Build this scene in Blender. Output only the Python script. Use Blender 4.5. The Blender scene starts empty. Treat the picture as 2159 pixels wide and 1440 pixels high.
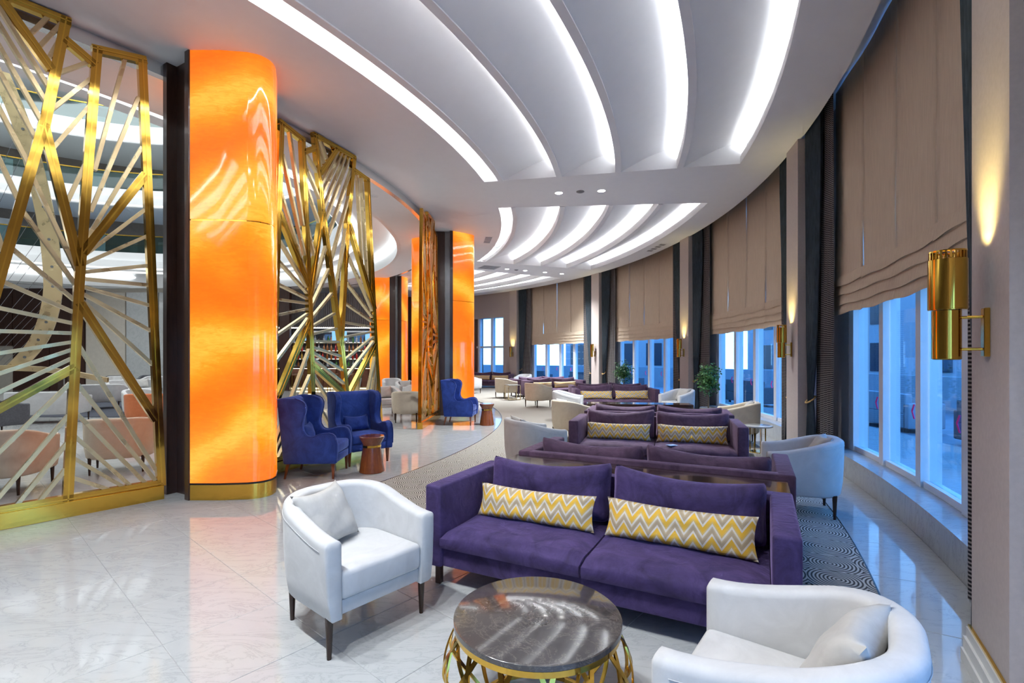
import bpy, bmesh, math, random
from mathutils import Vector, Matrix

random.seed(7)
SC = bpy.context.scene
COL = SC.collection
R = math.radians

# ------------------------------------------------------------------ camera
cam_data = bpy.data.cameras.new('camera')
cam_data.sensor_width = 36.0
cam_data.lens = 36.0 * 1035.0 / 2159.0
cam_data.shift_y = 32.0 / 2159.0
cam_data.clip_start = 0.05
cam_data.clip_end = 500
cam = bpy.data.objects.new('camera', cam_data)
cam.location = (0, 0, 1.55)
cam.rotation_euler = (R(90), 0, 0)
COL.objects.link(cam)
SC.camera = cam

# ------------------------------------------------------------------ world: blue dusk sky
world = bpy.data.worlds.new('dusk_sky')
SC.world = world
world.use_nodes = True
wn = world.node_tree
wn.nodes.clear()
w_out = wn.nodes.new('ShaderNodeOutputWorld')
w_bg = wn.nodes.new('ShaderNodeBackground')
w_tc = wn.nodes.new('ShaderNodeTexCoord')
w_sep = wn.nodes.new('ShaderNodeSeparateXYZ')
w_ramp = wn.nodes.new('ShaderNodeValToRGB')
w_ramp.color_ramp.elements[0].position = 0.0
w_ramp.color_ramp.elements[0].color = (0.58, 0.78, 1.0, 1)
w_ramp.color_ramp.elements[1].position = 0.6
w_ramp.color_ramp.elements[1].color = (0.13, 0.40, 0.88, 1)
wn.links.new(w_tc.outputs['Generated'], w_sep.inputs[0])
wn.links.new(w_sep.outputs['Z'], w_ramp.inputs[0])
wn.links.new(w_ramp.outputs[0], w_bg.inputs[0])
w_bg.inputs[1].default_value = 1.9
wn.links.new(w_bg.outputs[0], w_out.inputs[0])

# ------------------------------------------------------------------ view
SC.view_settings.view_transform = 'Standard'
SC.view_settings.look = 'None'
SC.view_settings.exposure = 1.38
SC.view_settings.gamma = 1.0
SC.view_settings.use_curve_mapping = False
SC.cycles.max_bounces = 6
SC.cycles.diffuse_bounces = 3
SC.cycles.glossy_bounces = 3
SC.cycles.transparent_max_bounces = 12
SC.cycles.sample_clamp_indirect = 6.0
SC.cycles.use_adaptive_sampling = True
SC.cycles.adaptive_threshold = 0.08
SC.cycles.use_light_tree = False
SC.cycles.caustics_reflective = False
SC.cycles.caustics_refractive = False

LED_POWER = 21.0
SLOT_POWER = 1.4
SPOT_POWER = 300.0
ATRIUM_POWER = 2.1
ONYX_POWER = 0.355

# ------------------------------------------------------------------ plan of the round building
CX, CY = -14.0, 12.0          # centre of the atrium


def P(r, a, z=0.0):
    return Vector((CX + r * math.cos(R(a)), CY + r * math.sin(R(a)), z))


def face_rot(fx, fy):
    """rotation that turns a thing's front (local -Y) towards (fx, fy)"""
    return math.atan2(fx, -fy)


# ------------------------------------------------------------------ materials
MATS = {}


class NT:
    def __init__(s, name):
        s.m = bpy.data.materials.new(name)
        s.m.use_nodes = True
        s.t = s.m.node_tree
        s.t.nodes.clear()
        s.out = s.n('ShaderNodeOutputMaterial')

    def n(s, typ, **kw):
        nd = s.t.nodes.new(typ)
        for k, v in kw.items():
            if k.startswith('i_'):
                nd.inputs[k[2:].replace('_', ' ')].default_value = v
            else:
                setattr(nd, k, v)
        return nd

    def l(s, a, b):
        s.t.links.new(a, b)

    def math(s, op, a, b=None, c=None):
        nd = s.n('ShaderNodeMath', operation=op)
        for i, v in enumerate((a, b, c)):
            if v is None:
                continue
            if isinstance(v, (int, float)):
                nd.inputs[i].default_value = v
            else:
                s.l(v, nd.inputs[i])
        return nd.outputs[0]

    def ramp(s, fac, stops, interp='LINEAR'):
        nd = s.n('ShaderNodeValToRGB')
        cr = nd.color_ramp
        cr.interpolation = interp
        while len(cr.elements) < len(stops):
            cr.elements.new(0.5)
        for e, (p, c) in zip(cr.elements, stops):
            e.position = p
            e.color = (c[0], c[1], c[2], 1)
        s.l(fac, nd.inputs[0])
        return nd.outputs[0]

    def pbsdf(s, color=None, rough=0.5, metal=0.0, sheen=0.0, coat=0.0, spec=0.5, bump=None, bump_s=0.1, bump_d=0.01, em=None, em_s=0.0, sheen_rough=0.4, sheen_tint=None):
        b = s.n('ShaderNodeBsdfPrincipled')
        if color is not None:
            if isinstance(color, tuple):
                b.inputs['Base Color'].default_value = (*color, 1)
            else:
                s.l(color, b.inputs['Base Color'])
        if isinstance(rough, (int, float)):
            b.inputs['Roughness'].default_value = rough
        else:
            s.l(rough, b.inputs['Roughness'])
        b.inputs['Metallic'].default_value = metal
        b.inputs['Sheen Weight'].default_value = sheen
        b.inputs['Sheen Roughness'].default_value = sheen_rough
        if sheen_tint:
            b.inputs['Sheen Tint'].default_value = (*sheen_tint, 1)
        b.inputs['Coat Weight'].default_value = coat
        b.inputs['Coat Roughness'].default_value = 0.05
        b.inputs['Specular IOR Level'].default_value = spec
        if em is not None:
            if isinstance(em, tuple):
                b.inputs['Emission Color'].default_value = (*em, 1)
            else:
                s.l(em, b.inputs['Emission Color'])
            b.inputs['Emission Strength'].default_value = em_s
        if bump is not None:
            bn = s.n('ShaderNodeBump')
            bn.inputs['Strength'].default_value = bump_s
            bn.inputs['Distance'].default_value = bump_d
            s.l(bump, bn.inputs['Height'])
            s.l(bn.outputs[0], b.inputs['Normal'])
        s.l(b.outputs[0], s.out.inputs[0])
        return b


def coords(t, kind='Object', scale=(1, 1, 1), rot=(0, 0, 0)):
    if kind == 'World':
        src = t.n('ShaderNodeNewGeometry').outputs['Position']
    else:
        src = t.n('ShaderNodeTexCoord').outputs[kind]
    mp = t.n('ShaderNodeMapping')
    mp.inputs['Scale'].default_value = scale
    mp.inputs['Rotation'].default_value = rot
    t.l(src, mp.inputs[0])
    return mp.outputs[0]


def noise(t, vec, scale, detail=3, rough=0.55, dist=0.0):
    nd = t.n('ShaderNodeTexNoise')
    nd.inputs['Scale'].default_value = scale
    nd.inputs['Detail'].default_value = detail
    nd.inputs['Roughness'].default_value = rough
    nd.inputs['Distortion'].default_value = dist
    t.l(vec, nd.inputs['Vector'])
    return nd.outputs['Fac']


def plain(name, color, rough=0.5, metal=0.0, var=0.06, scale=6.0, bump=0.0, **kw):
    t = NT(name)
    v = coords(t, 'Object')
    f = noise(t, v, scale)
    lo = tuple(c * (1 - var) for c in color)
    hi = tuple(min(1, c * (1 + var)) for c in color)
    c = t.ramp(f, [(0.3, lo), (0.7, hi)])
    t.pbsdf(c, rough, metal, bump=f if bump else None, bump_s=bump, **kw)
    MATS[name] = t.m
    return t.m


def velvet(name, dark, light, sheen=0.6, bump=0.25, rough=0.75, tint=None):
    t = NT(name)
    v = coords(t, 'Object')
    big = noise(t, v, 5.0, 6, 0.65, 1.2)
    c = t.ramp(big, [(0.3, dark), (0.72, light)])
    wr = noise(t, v, 9.0, 3, 0.5, 1.0)
    t.pbsdf(c, rough, 0, sheen=sheen, spec=0.25, bump=wr, bump_s=bump, bump_d=0.02, sheen_tint=tint)
    MATS[name] = t.m
    return t.m


plain('ceiling_white', (0.86, 0.86, 0.875), 0.55, var=0.01)
plain('paint_white', (0.82, 0.83, 0.84), 0.35, var=0.01)
plain('wallpaper', (0.53, 0.465, 0.44), 0.6, var=0.05, scale=40)
plain('wall_dark', (0.10, 0.09, 0.085), 0.6)
plain('aluminium', (0.80, 0.82, 0.84), 0.35, var=0.02)
plain('black_metal', (0.012, 0.010, 0.010), 0.25)
plain('leg_brown', (0.035, 0.016, 0.010), 0.25, var=0.2)
plain('steel_strip', (0.22, 0.23, 0.24), 0.3, 0.8)
plain('rope', (0.62, 0.40, 0.16), 0.8, var=0.2, scale=80)
plain('skirting_white', (0.72, 0.72, 0.70), 0.35, var=0.02)
plain('polished_band', (0.86, 0.88, 0.87), 0.18, 0.75, var=0.01)
plain('grille', (0.25, 0.25, 0.26), 0.5)
plain('grout', (0.45, 0.45, 0.44), 0.5)
plain('magenta_film', (0.75, 0.02, 0.35), 0.4)
plain('paper_blue', (0.35, 0.55, 0.85), 0.5)
plain('soil_pot', (0.18, 0.17, 0.16), 0.5)
plain('bark', (0.10, 0.07, 0.04), 0.9)
plain('slate_grey_fabric', (0.10, 0.105, 0.12), 0.9, var=0.15, scale=30)
plain('terrace_stone', (0.16, 0.19, 0.23), 0.5, var=0.2, scale=3)  # paving colour darkened and blued for the dusk light
plain('render_dusk_blue', (0.26, 0.31, 0.36), 0.8, var=0.05)  # white render with the blue dusk light put into its colour
plain('dark_glazing', (0.02, 0.03, 0.05), 0.15)
plain('beige_panel', (0.50, 0.46, 0.40), 0.5, var=0.05)
plain('dark_carpet', (0.05, 0.055, 0.075), 0.95, var=0.2, scale=30)
plain('taupe_upper', (0.23, 0.19, 0.165), 0.6)
plain('bar_leather', (0.16, 0.065, 0.035), 0.35, var=0.2)
plain('shelf_glass', (0.20, 0.23, 0.28), 0.08, 0.6)
plain('grey_slat', (0.17, 0.175, 0.19), 0.5)

velvet('purple_velvet', (0.018, 0.011, 0.048), (0.075, 0.049, 0.160), 0.45, 0.45, tint=(0.6, 0.45, 0.9))
velvet('mauve_lit_velvet', (0.046, 0.024, 0.050), (0.115, 0.064, 0.115), 0.4, 0.45, tint=(0.7, 0.5, 0.7))  # the purple velvet again, with the lighting's mauve cast in its colour
velvet('white_velvet', (0.52, 0.52, 0.52), (0.62, 0.62, 0.62), 0.2, 0.08, tint=(1, 1, 1))
velvet('cream_velvet', (0.58, 0.50, 0.38), (0.68, 0.60, 0.47), 0.2, 0.08)
velvet('blue_velvet', (0.008, 0.024, 0.15), (0.022, 0.060, 0.30), 0.45, 0.15, tint=(0.4, 0.5, 1.0))
velvet('grey_linen', (0.42, 0.41, 0.39), (0.52, 0.51, 0.49), 0.1, 0.25)
velvet('orange_lit_velvet', (0.55, 0.16, 0.06), (0.66, 0.22, 0.09), 0.2, 0.1)  # orange light falling on a chair, put into the fabric colour


def gold(name, color, rough):
    t = NT(name)
    v = coords(t, 'Object')
    f = noise(t, v, 5.0, 2, 0.5)
    rr = t.ramp(f, [(0.3, (rough * 0.7,) * 3), (0.7, (rough * 1.5,) * 3)])
    t.pbsdf(color, rr, 1.0, bump=f, bump_s=0.05, bump_d=0.01)
    MATS[name] = t.m


gold('gold_mirror', (0.66, 0.40, 0.07), 0.10)
gold('gold_satin', (0.70, 0.56, 0.32), 0.3)
gold('brass_plate', (0.80, 0.50, 0.08), 0.13)


def wood(name, dark, light, rough=0.25, scale=(2, 2, 14), coat=0.3):
    t = NT(name)
    v = coords(t, 'Object', scale)
    f = noise(t, v, 3.0, 5, 0.6, 1.5)
    c = t.ramp(f, [(0.25, dark), (0.75, light)])
    t.pbsdf(c, rough, 0, coat=coat)
    MATS[name] = t.m


wood('espresso_wood', (0.026, 0.012, 0.009), (0.058, 0.027, 0.019), 0.3, (8, 8, 0.8), 0.25)
wood('brown_panel', (0.032, 0.013, 0.009), (0.060, 0.024, 0.016), 0.35, (8, 8, 0.6), 0.15)
wood('walnut', (0.13, 0.034, 0.012), (0.26, 0.075, 0.025), 0.22, (6, 6, 1.0), 0.4)
wood('console_wood', (0.030, 0.016, 0.012), (0.06, 0.032, 0.022), 0.12, (1, 10, 10), 0.6)


def onyx(name):
    t = NT(name)
    v = coords(t, 'World', (1.0, 1.0, 0.8))
    info = t.n('ShaderNodeObjectInfo')
    add = t.n('ShaderNodeVectorMath', operation='ADD')
    comb = t.n('ShaderNodeCombineXYZ')
    t.l(t.math('MULTIPLY', info.outputs['Random'], 30.0), comb.inputs[2])
    t.l(v, add.inputs[0])
    t.l(comb.outputs[0], add.inputs[1])
    wv = t.n('ShaderNodeTexWave', wave_type='RINGS', rings_direction='SPHERICAL')
    wv.inputs['Scale'].default_value = 0.35
    wv.inputs['Distortion'].default_value = 7.0
    wv.inputs['Detail'].default_value = 3.0
    wv.inputs['Detail Scale'].default_value = 0.9
    wv.inputs['Detail Roughness'].default_value = 0.6
    t.l(add.outputs[0], wv.inputs['Vector'])
    mp = t.n('ShaderNodeMapping')
    mp.inputs['Scale'].default_value = (1, 1, 5.0)
    t.l(add.outputs[0], mp.inputs[0])
    fine = noise(t, mp.outputs[0], 7.0, 6, 0.7, 1.2)
    mixf = t.math('ADD', t.math('MULTIPLY', wv.outputs['Fac'], 0.50), t.math('MULTIPLY', fine, 0.52))
    c = t.ramp(mixf, [(0.22, (1.15, 0.175, 0.004)), (0.45, (1.3, 0.26, 0.008)), (0.62, (1.4, 0.37, 0.014)), (0.80, (1.5, 0.62, 0.07))])
    t.pbsdf((0.25, 0.08, 0.01), 0.06, 0, coat=0.4, em=c, em_s=ONYX_POWER)
    MATS[name] = t.m


onyx('onyx')


def marble_floor(name, joints):
    t = NT(name)
    v = coords(t, 'World')
    info = t.n('ShaderNodeObjectInfo')
    comb = t.n('ShaderNodeCombineXYZ')
    t.l(t.math('MULTIPLY', info.outputs['Random'], 60.0), comb.inputs[2])
    add = t.n('ShaderNodeVectorMath', operation='ADD')
    t.l(v, add.inputs[0])
    t.l(comb.outputs[0], add.inputs[1])
    mp = t.n('ShaderNodeMapping')
    mp.inputs['Rotation'].default_value = (0, 0, R(35))
    mp.inputs['Scale'].default_value = (1, 3.0, 1)
    t.l(add.outputs[0], mp.inputs[0])
    f = noise(t, mp.outputs[0], 2.2, 8, 0.68, 1.3)
    veins = t.math('ABSOLUTE', t.math('SUBTRACT', f, 0.5))
    c = t.ramp(veins, [(0.0, (0.38, 0.395, 0.395)), (0.022, (0.455, 0.47, 0.47)), (0.3, (0.49, 0.50, 0.50))])
    if joints:
        br = t.n('ShaderNodeTexBrick', offset=0.0)
        br.inputs['Scale'].default_value = 1.0
        br.inputs['Mortar Size'].default_value = 0.004
        br.inputs['Brick Width'].default_value = 0.6
        br.inputs['Row Height'].default_value = 0.6
        br.inputs['Color1'].default_value = (1, 1, 1, 1)
        br.inputs['Color2'].default_value = (1, 1, 1, 1)
        br.inputs['Mortar'].default_value = (0.55, 0.55, 0.54, 1)
        m2 = t.n('ShaderNodeMapping')
        m2.inputs['Rotation'].default_value = (0, 0, R(41))
        t.l(v, m2.inputs[0])
        t.l(m2.outputs[0], br.inputs['Vector'])
        mx = t.n('ShaderNodeMixRGB', blend_type='MULTIPLY')
        mx.inputs[0].default_value = 1.0
        t.l(c, mx.inputs[1])
        t.l(br.outputs['Color'], mx.inputs[2])
        c = mx.outputs[0]
    t.pbsdf(c, 0.065, 0, spec=0.5)
    MATS[name] = t.m


marble_floor('marble_tile', False)
marble_floor('marble_field', True)


def table_marble():
    t = NT('brown_marble')
    v = coords(t, 'Object')
    f = noise(t, v, 8.0, 9, 0.75, 1.0)
    ridge = t.math('ABSOLUTE', t.math('SUBTRACT', f, 0.5))
    base = noise(t, v, 3.0, 6, 0.65, 0.5)
    cb = t.ramp(base, [(0.3, (0.045, 0.039, 0.037)), (0.7, (0.080, 0.070, 0.066))])
    cv = t.ramp(ridge, [(0.0, (0.13, 0.105, 0.09)), (0.014, (0.0, 0.0, 0.0))])
    mx = t.n('ShaderNodeMixRGB', blend_type='ADD')
    mx.inputs[0].default_value = 0.7
    t.l(cb, mx.inputs[1])
    t.l(cv, mx.inputs[2])
    t.pbsdf(mx.outputs[0], 0.13, 0, spec=0.7, coat=0.3)
    MATS['brown_marble'] = t.m


table_marble()


def carpet_mat():
    t = NT('ring_carpet')
    v = coords(t, 'World', (3.0, 3.0, 0.0), (0, 0, R(28)))
    vo = t.n('ShaderNodeTexVoronoi', feature='F1', voronoi_dimensions='2D')
    vo.inputs['Scale'].default_value = 1.0
    vo.inputs['Randomness'].default_value = 0.35
    t.l(v, vo.inputs['Vector'])
    s = t.math('SINE', t.math('MULTIPLY', vo.outputs['Distance'], 88.0))
    c = t.ramp(t.math('ADD', t.math('MULTIPLY', s, 0.5), 0.5), [(0.30, (0.085, 0.078, 0.070)), (0.66, (0.56, 0.53, 0.47))])
    pile = noise(t, coords(t, 'World'), 260.0, 2)
    t.pbsdf(c, 0.95, 0, spec=0.1, bump=pile, bump_s=0.3, bump_d=0.004)
    MATS['ring_carpet'] = t.m


carpet_mat()


def chevron_mat():
    t = NT('chevron_weave')
    tc = t.n('ShaderNodeTexCoord').outputs['Object']
    sp = t.n('ShaderNodeSeparateXYZ')
    t.l(tc, sp.inputs[0])
    tri = t.math('PINGPONG', sp.outputs['X'], 0.052)
    vv = t.math('ADD', sp.outputs['Z'], t.math('MULTIPLY', tri, 1.45))
    fr = t.math('FRACT', t.math('DIVIDE', t.math('ADD', vv, 1.030), 0.116))
    Y = (0.72, 0.43, 0.055)
    Y2 = (0.62, 0.43, 0.15)
    W = (0.66, 0.62, 0.56)
    T = (0.42, 0.33, 0.22)
    c = t.ramp(fr, [(0.0, T), (0.13, (0.50, 0.40, 0.26)), (0.22, W), (0.36, Y2), (0.48, Y), (0.76, W), (0.90, T)], 'CONSTANT')
    rib = t.math('SINE', t.math('MULTIPLY', sp.outputs['Z'], 1500.0))
    t.pbsdf(c, 0.85, 0, spec=0.2, bump=rib, bump_s=0.25, bump_d=0.002)
    MATS['chevron_weave'] = t.m


chevron_mat()


def blind_mat():
    t = NT('blind_linen')
    v = coords(t, 'Object', (30, 30, 2.0))
    f = noise(t, v, 2.0, 4, 0.6)
    c = t.ramp(f, [(0.25, (0.60, 0.49, 0.37)), (0.75, (0.72, 0.60, 0.46))])
    t.pbsdf(c, 0.9, 0, spec=0.15, bump=f, bump_s=0.15, bump_d=0.004)
    MATS['blind_linen'] = t.m


blind_mat()


def drape_mats():
    t = NT('slate_drape')
    v = coords(t, 'Object', (20, 20, 3))
    f = noise(t, v, 2.0, 3)
    c = t.ramp(f, [(0.3, (0.030, 0.045, 0.060)), (0.7, (0.062, 0.088, 0.112))])
    t.pbsdf(c, 0.65, 0, sheen=0.2, spec=0.3)
    MATS['slate_drape'] = t.m
    t = NT('striped_lining')
    tc = t.n('ShaderNodeTexCoord').outputs['Object']
    sp = t.n('ShaderNodeSeparateXYZ')
    t.l(tc, sp.inputs[0])
    fr = t.math('FRACT', t.math('DIVIDE', sp.outputs['Z'], 0.026))
    c = t.ramp(fr, [(0.0, (0.012, 0.012, 0.015)), (0.55, (0.26, 0.24, 0.235))], 'CONSTANT')
    t.pbsdf(c, 0.8, 0, spec=0.2)
    MATS['striped_lining'] = t.m


drape_mats()


def glass_mat(name, tint, refl=0.12):
    t = NT(name)
    tr = t.n('ShaderNodeBsdfTransparent')
    tr.inputs[0].default_value = (*tint, 1)
    gl = t.n('ShaderNodeBsdfGlossy')
    gl.inputs['Roughness'].default_value = 0.02
    geo = t.n('ShaderNodeNewGeometry')
    dt = t.n('ShaderNodeVectorMath', operation='DOT_PRODUCT')
    t.l(geo.outputs['Normal'], dt.inputs[0])
    t.l(geo.outputs['Incoming'], dt.inputs[1])
    grazing = t.math('SUBTRACT', 1.0, t.math('ABSOLUTE', dt.outputs['Value']))
    mx = t.n('ShaderNodeMixShader')
    t.l(t.math('ADD', t.math('MULTIPLY', t.math('POWER', grazing, 5.0), 0.6), refl * 0.3), mx.inputs[0])
    t.l(tr.outputs[0], mx.inputs[1])
    t.l(gl.outputs[0], mx.inputs[2])
    t.l(mx.outputs[0], t.out.inputs[0])
    MATS[name] = t.m


glass_mat('window_glass', (0.64, 0.84, 0.98), 0.15)
glass_mat('rail_glass', (0.62, 0.80, 0.80), 0.3)


def emit(name, color, strength):
    t = NT(name)
    e = t.n('ShaderNodeEmission')
    e.inputs[0].default_value = (*color, 1)
    e.inputs[1].default_value = strength
    t.l(e.outputs[0], t.out.inputs[0])
    MATS[name] = t.m


emit('led_white', (0.95, 0.985, 1.0), LED_POWER)
emit('slot_white', (1.0, 0.99, 0.96), SLOT_POWER)
emit('atrium_led_fill', (0.93, 0.985, 1.0), ATRIUM_POWER)  # shared by the LED line and the added roof light
emit('gallery_led', (0.96, 0.99, 1.0), 0.75)
emit('spot_disc', (1.0, 0.98, 0.95), 30.0)
emit('warm_lamp', (1.0, 0.72, 0.22), 30.0)
emit('shelf_light', (1.0, 0.92, 0.80), 1.8)
emit('bar_led', (1.0, 0.80, 0.45), 2.5)
emit('backlit_screen', (0.25, 0.55, 1.0), 0.5)


def leaf_mat():
    t = NT('leaf_green')
    info = t.n('ShaderNodeNewGeometry')
    c = t.ramp(info.outputs['Random Per Island'], [(0.0, (0.03, 0.11, 0.025)), (1.0, (0.10, 0.26, 0.07))])
    t.pbsdf(c, 0.45)
    MATS['leaf_green'] = t.m


leaf_mat()


def bottle_mat(name, c):
    t = NT(name)
    v = coords(t, 'Object', (1, 1, 9))
    f = noise(t, v, 1.0, 1)
    col = t.ramp(f, [(0.4, c), (0.6, tuple(min(1, x * 1.5) for x in c))])
    t.pbsdf(col, 0.08, 0, coat=0.5)
    MATS[name] = t.m


for nm, c in (('amber', (0.42, 0.14, 0.02)), ('red', (0.55, 0.02, 0.015)), ('clear', (0.55, 0.62, 0.68)), ('green', (0.06, 0.25, 0.05)), ('dark', (0.03, 0.02, 0.02)), ('yellow', (0.65, 0.42, 0.05))):
    bottle_mat('bottle_' + nm, c)


# ------------------------------------------------------------------ mesh helpers
class MB:
    """collects vertices and faces; build() links them as ONE mesh object"""

    def __init__(s):
        s.v = []
        s.f = []

    def add(s, vs, fs):
        o = len(s.v)
        s.v += [tuple(v) for v in vs]
        s.f += [tuple(i + o for i in f) for f in fs]
        return s

    def box(s, x0, x1, y0, y1, z0, z1, mat=None):
        vs = [Vector((x, y, z)) for z in (z0, z1) for y in (y0, y1) for x in (x0, x1)]
        if mat is not None:
            vs = [mat @ v for v in vs]
        return s.add(vs, [(0, 2, 3, 1), (4, 5, 7, 6), (0, 1, 5, 4), (1, 3, 7, 5), (3, 2, 6, 7), (2, 0, 4, 6)])

    def ring(s, r0, r1, z0, z1, a0, a1, n, full=False):
        """solid ring sector about the atrium centre (world coordinates)"""
        m = n if full else n + 1
        vs = []
        for i in range(m):
            a = a0 + (a1 - a0) * i / n
            vs += [P(r0, a, z0), P(r1, a, z0), P(r1, a, z1), P(r0, a, z1)]
        fs = []
        for i in range(n):
            j = (i + 1) % m
            for k in range(4):
                fs.append((4 * i + k, 4 * i + (k + 1) % 4, 4 * j + (k + 1) % 4, 4 * j + k))
        if not full:
            fs.append((3, 2, 1, 0))
            e = 4 * n
            fs.append((e, e + 1, e + 2, e + 3))
        return s.add(vs, fs)

    def sheet(s, prof, a0, a1, n):
        """open surface: list of (r, z) swept about the centre"""
        m = len(prof)
        vs = []
        for i in range(n + 1):
            a = a0 + (a1 - a0) * i / n
            vs += [P(r, a, z) for r, z in prof]
        fs = [(i * m + k, i * m + k + 1, (i + 1) * m + k + 1, (i + 1) * m + k) for i in range(n) for k in range(m - 1)]
        return s.add(vs, fs)

    def lathe(s, prof, n=24, cx=0, cy=0, cap=True):
        m = len(prof)
        vs = []
        for i in range(n):
            a = 2 * math.pi * i / n
            vs += [(cx + r * math.cos(a), cy + r * math.sin(a), z) for r, z in prof]
        fs = []
        for i in range(n):
            j = (i + 1) % n
            for k in range(m - 1):
                fs.append((i * m + k, j * m + k, j * m + k + 1, i * m + k + 1))
        if cap:
            fs.append(tuple(i * m for i in range(n))[::-1])
            fs.append(tuple(i * m + m - 1 for i in range(n)))
        return s.add(vs, fs)

    def tube(s, pts, rad, n=6, flat=None):
        """round (or rectangular, flat=(w,d)) tube along points"""
        pts = [Vector(p) for p in pts]
        vs = []
        up = Vector((0, 0, 1))
        for i, p in enumerate(pts):
            d = (pts[min(i + 1, len(pts) - 1)] - pts[max(i - 1, 0)]).normalized()
            ref = up if abs(d.z) < 0.95 else Vector((1, 0, 0))
            a = d.cross(ref).normalized()
            b = a.cross(d).normalized()
            rr = rad[i] if isinstance(rad, (list, tuple)) else rad
            for k in range(n):
                t = 2 * math.pi * (k + 0.5) / n
                vs.append(p + a * (rr * math.cos(t)) + b * (rr * math.sin(t)))
        m = len(pts)
        fs = [(i * n + k, i * n + (k + 1) % n, (i + 1) * n + (k + 1) % n, (i + 1) * n + k) for i in range(m - 1) for k in range(n)]
        fs += [tuple(range(n))[::-1], tuple((m - 1) * n + k for k in range(n))]
        return s.add(vs, fs)

    def prism(s, poly, z0, z1, axis='z'):
        n = len(poly)
        if axis == 'z':
            vs = [(x, y, z0) for x, y in poly] + [(x, y, z1) for x, y in poly]
        elif axis == 'x':      # poly in (y, z), extruded along x
            vs = [(z0, y, z) for y, z in poly] + [(z1, y, z) for y, z in poly]
        else:                  # poly in (x, z), extruded along y
            vs = [(x, z0, z) for x, z in poly] + [(x, z1, z) for x, z in poly]
        fs = [tuple(range(n))[::-1], tuple(range(n, 2 * n))]
        fs += [(i, (i + 1) % n, (i + 1) % n + n, i + n) for i in range(n)]
        return s.add(vs, fs)

    def mesh(s, name, mat, smooth=False, bevel=0.0, seg=2, angle=None):
        me = bpy.data.meshes.new(name)
        me.from_pydata(s.v, [], s.f)
        bm = bmesh.new()
        bm.from_mesh(me)
        bmesh.ops.recalc_face_normals(bm, faces=bm.faces)
        if bevel:
            es = [e for e in bm.edges if len(e.link_faces) == 2 and e.calc_face_angle(0) > R(25)]
            bmesh.ops.bevel(bm, geom=es, offset=bevel, segments=seg, profile=0.5, affect='EDGES', clamp_overlap=True)
        if smooth:
            for f in bm.faces:
                f.smooth = True
            lim = R(angle or 40)
            for e in bm.edges:
                if len(e.link_faces) == 2 and e.calc_face_angle(0) > lim:
                    e.smooth = False
        bm.to_mesh(me)
        bm.free()
        me.materials.append(MATS[mat])
        return me

    def build(s, name, mat, parent=None, smooth=False, bevel=0.0, seg=2, angle=None, loc=None, rz=0):
        o = bpy.data.objects.new(name, s.mesh(name, mat, smooth, bevel, seg, angle))
        COL.objects.link(o)
        if parent:
            o.parent = parent
        if loc is not None:
            o.location = loc
            o.rotation_euler[2] = rz
        return o


def link(name, me, parent=None, loc=None, rz=0):
    o = bpy.data.objects.new(name, me)
    COL.objects.link(o)
    if parent:
        o.parent = parent
    if loc is not None:
        o.location = loc
    if rz:
        o.rotation_euler[2] = rz
    return o


def empty(name, loc=(0, 0, 0), rz=0):
    o = bpy.data.objects.new(name, None)
    o.empty_display_size = 0.1
    COL.objects.link(o)
    o.location = loc
    o.rotation_euler[2] = rz
    return o


def tag(o, label, cat, group=None, kind=None):
    if label:
        o['label'] = label
    if cat:
        o['category'] = cat
    if group:
        o['group'] = group
    if kind:
        o['kind'] = kind
    return o


def struct(o, label=None):
    o['kind'] = 'structure'
    if label:
        o['label'] = label
    return o


def copy_tree(o, parent=None):
    c = o.copy()
    COL.objects.link(c)
    c.parent = parent
    for ch in list(o.children):
        copy_tree(ch, c)
    return c


def spline(pts, n=8, closed=False):
    """Catmull-Rom through 2-D points"""
    out = []
    m = len(pts)
    rng = m if closed else m - 1
    for i in range(rng):
        p = [pts[(i + k) % m] if closed else pts[max(0, min(m - 1, i + k))] for k in (-1, 0, 1, 2)]
        for j in range(n):
            t = j / n
            q = []
            for d in range(len(p[0])):
                a, b, c, e = (x[d] for x in p)
                q.append(0.5 * (2 * b + (c - a) * t + (2 * a - 5 * b + 4 * c - e) * t * t + (-a + 3 * b - 3 * c + e) * t ** 3))
            out.append(tuple(q))
    if not closed:
        out.append(tuple(pts[-1]))
    return out


def point_light(name, loc, power, color, radius=0.05, parent=None):
    ld = bpy.data.lights.new(name, 'POINT')
    ld.energy = power
    ld.color = color
    ld.shadow_soft_size = radius
    o = bpy.data.objects.new(name, ld)
    COL.objects.link(o)
    o.location = loc
    if parent:
        o.parent = parent
    return o


# ================================================================== STRUCTURE
ZS = 4.86                      # lounge soffit
R_PILLAR, R_LEDGE, R_GLASS = 18.9, 19.15, 19.45
PANE, BAY_SHIFT = 3.0, 0.4
PIL = [-49.75, -31.02, -13.05, 5.3, 23.65, 42.0, 60.35]

# ---- floor
floor = MB().lathe([(22.0, -0.08), (22.0, -0.003)], 96, CX, CY).build('floor', 'marble_field')
struct(floor, 'polished white marble floor')

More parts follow.
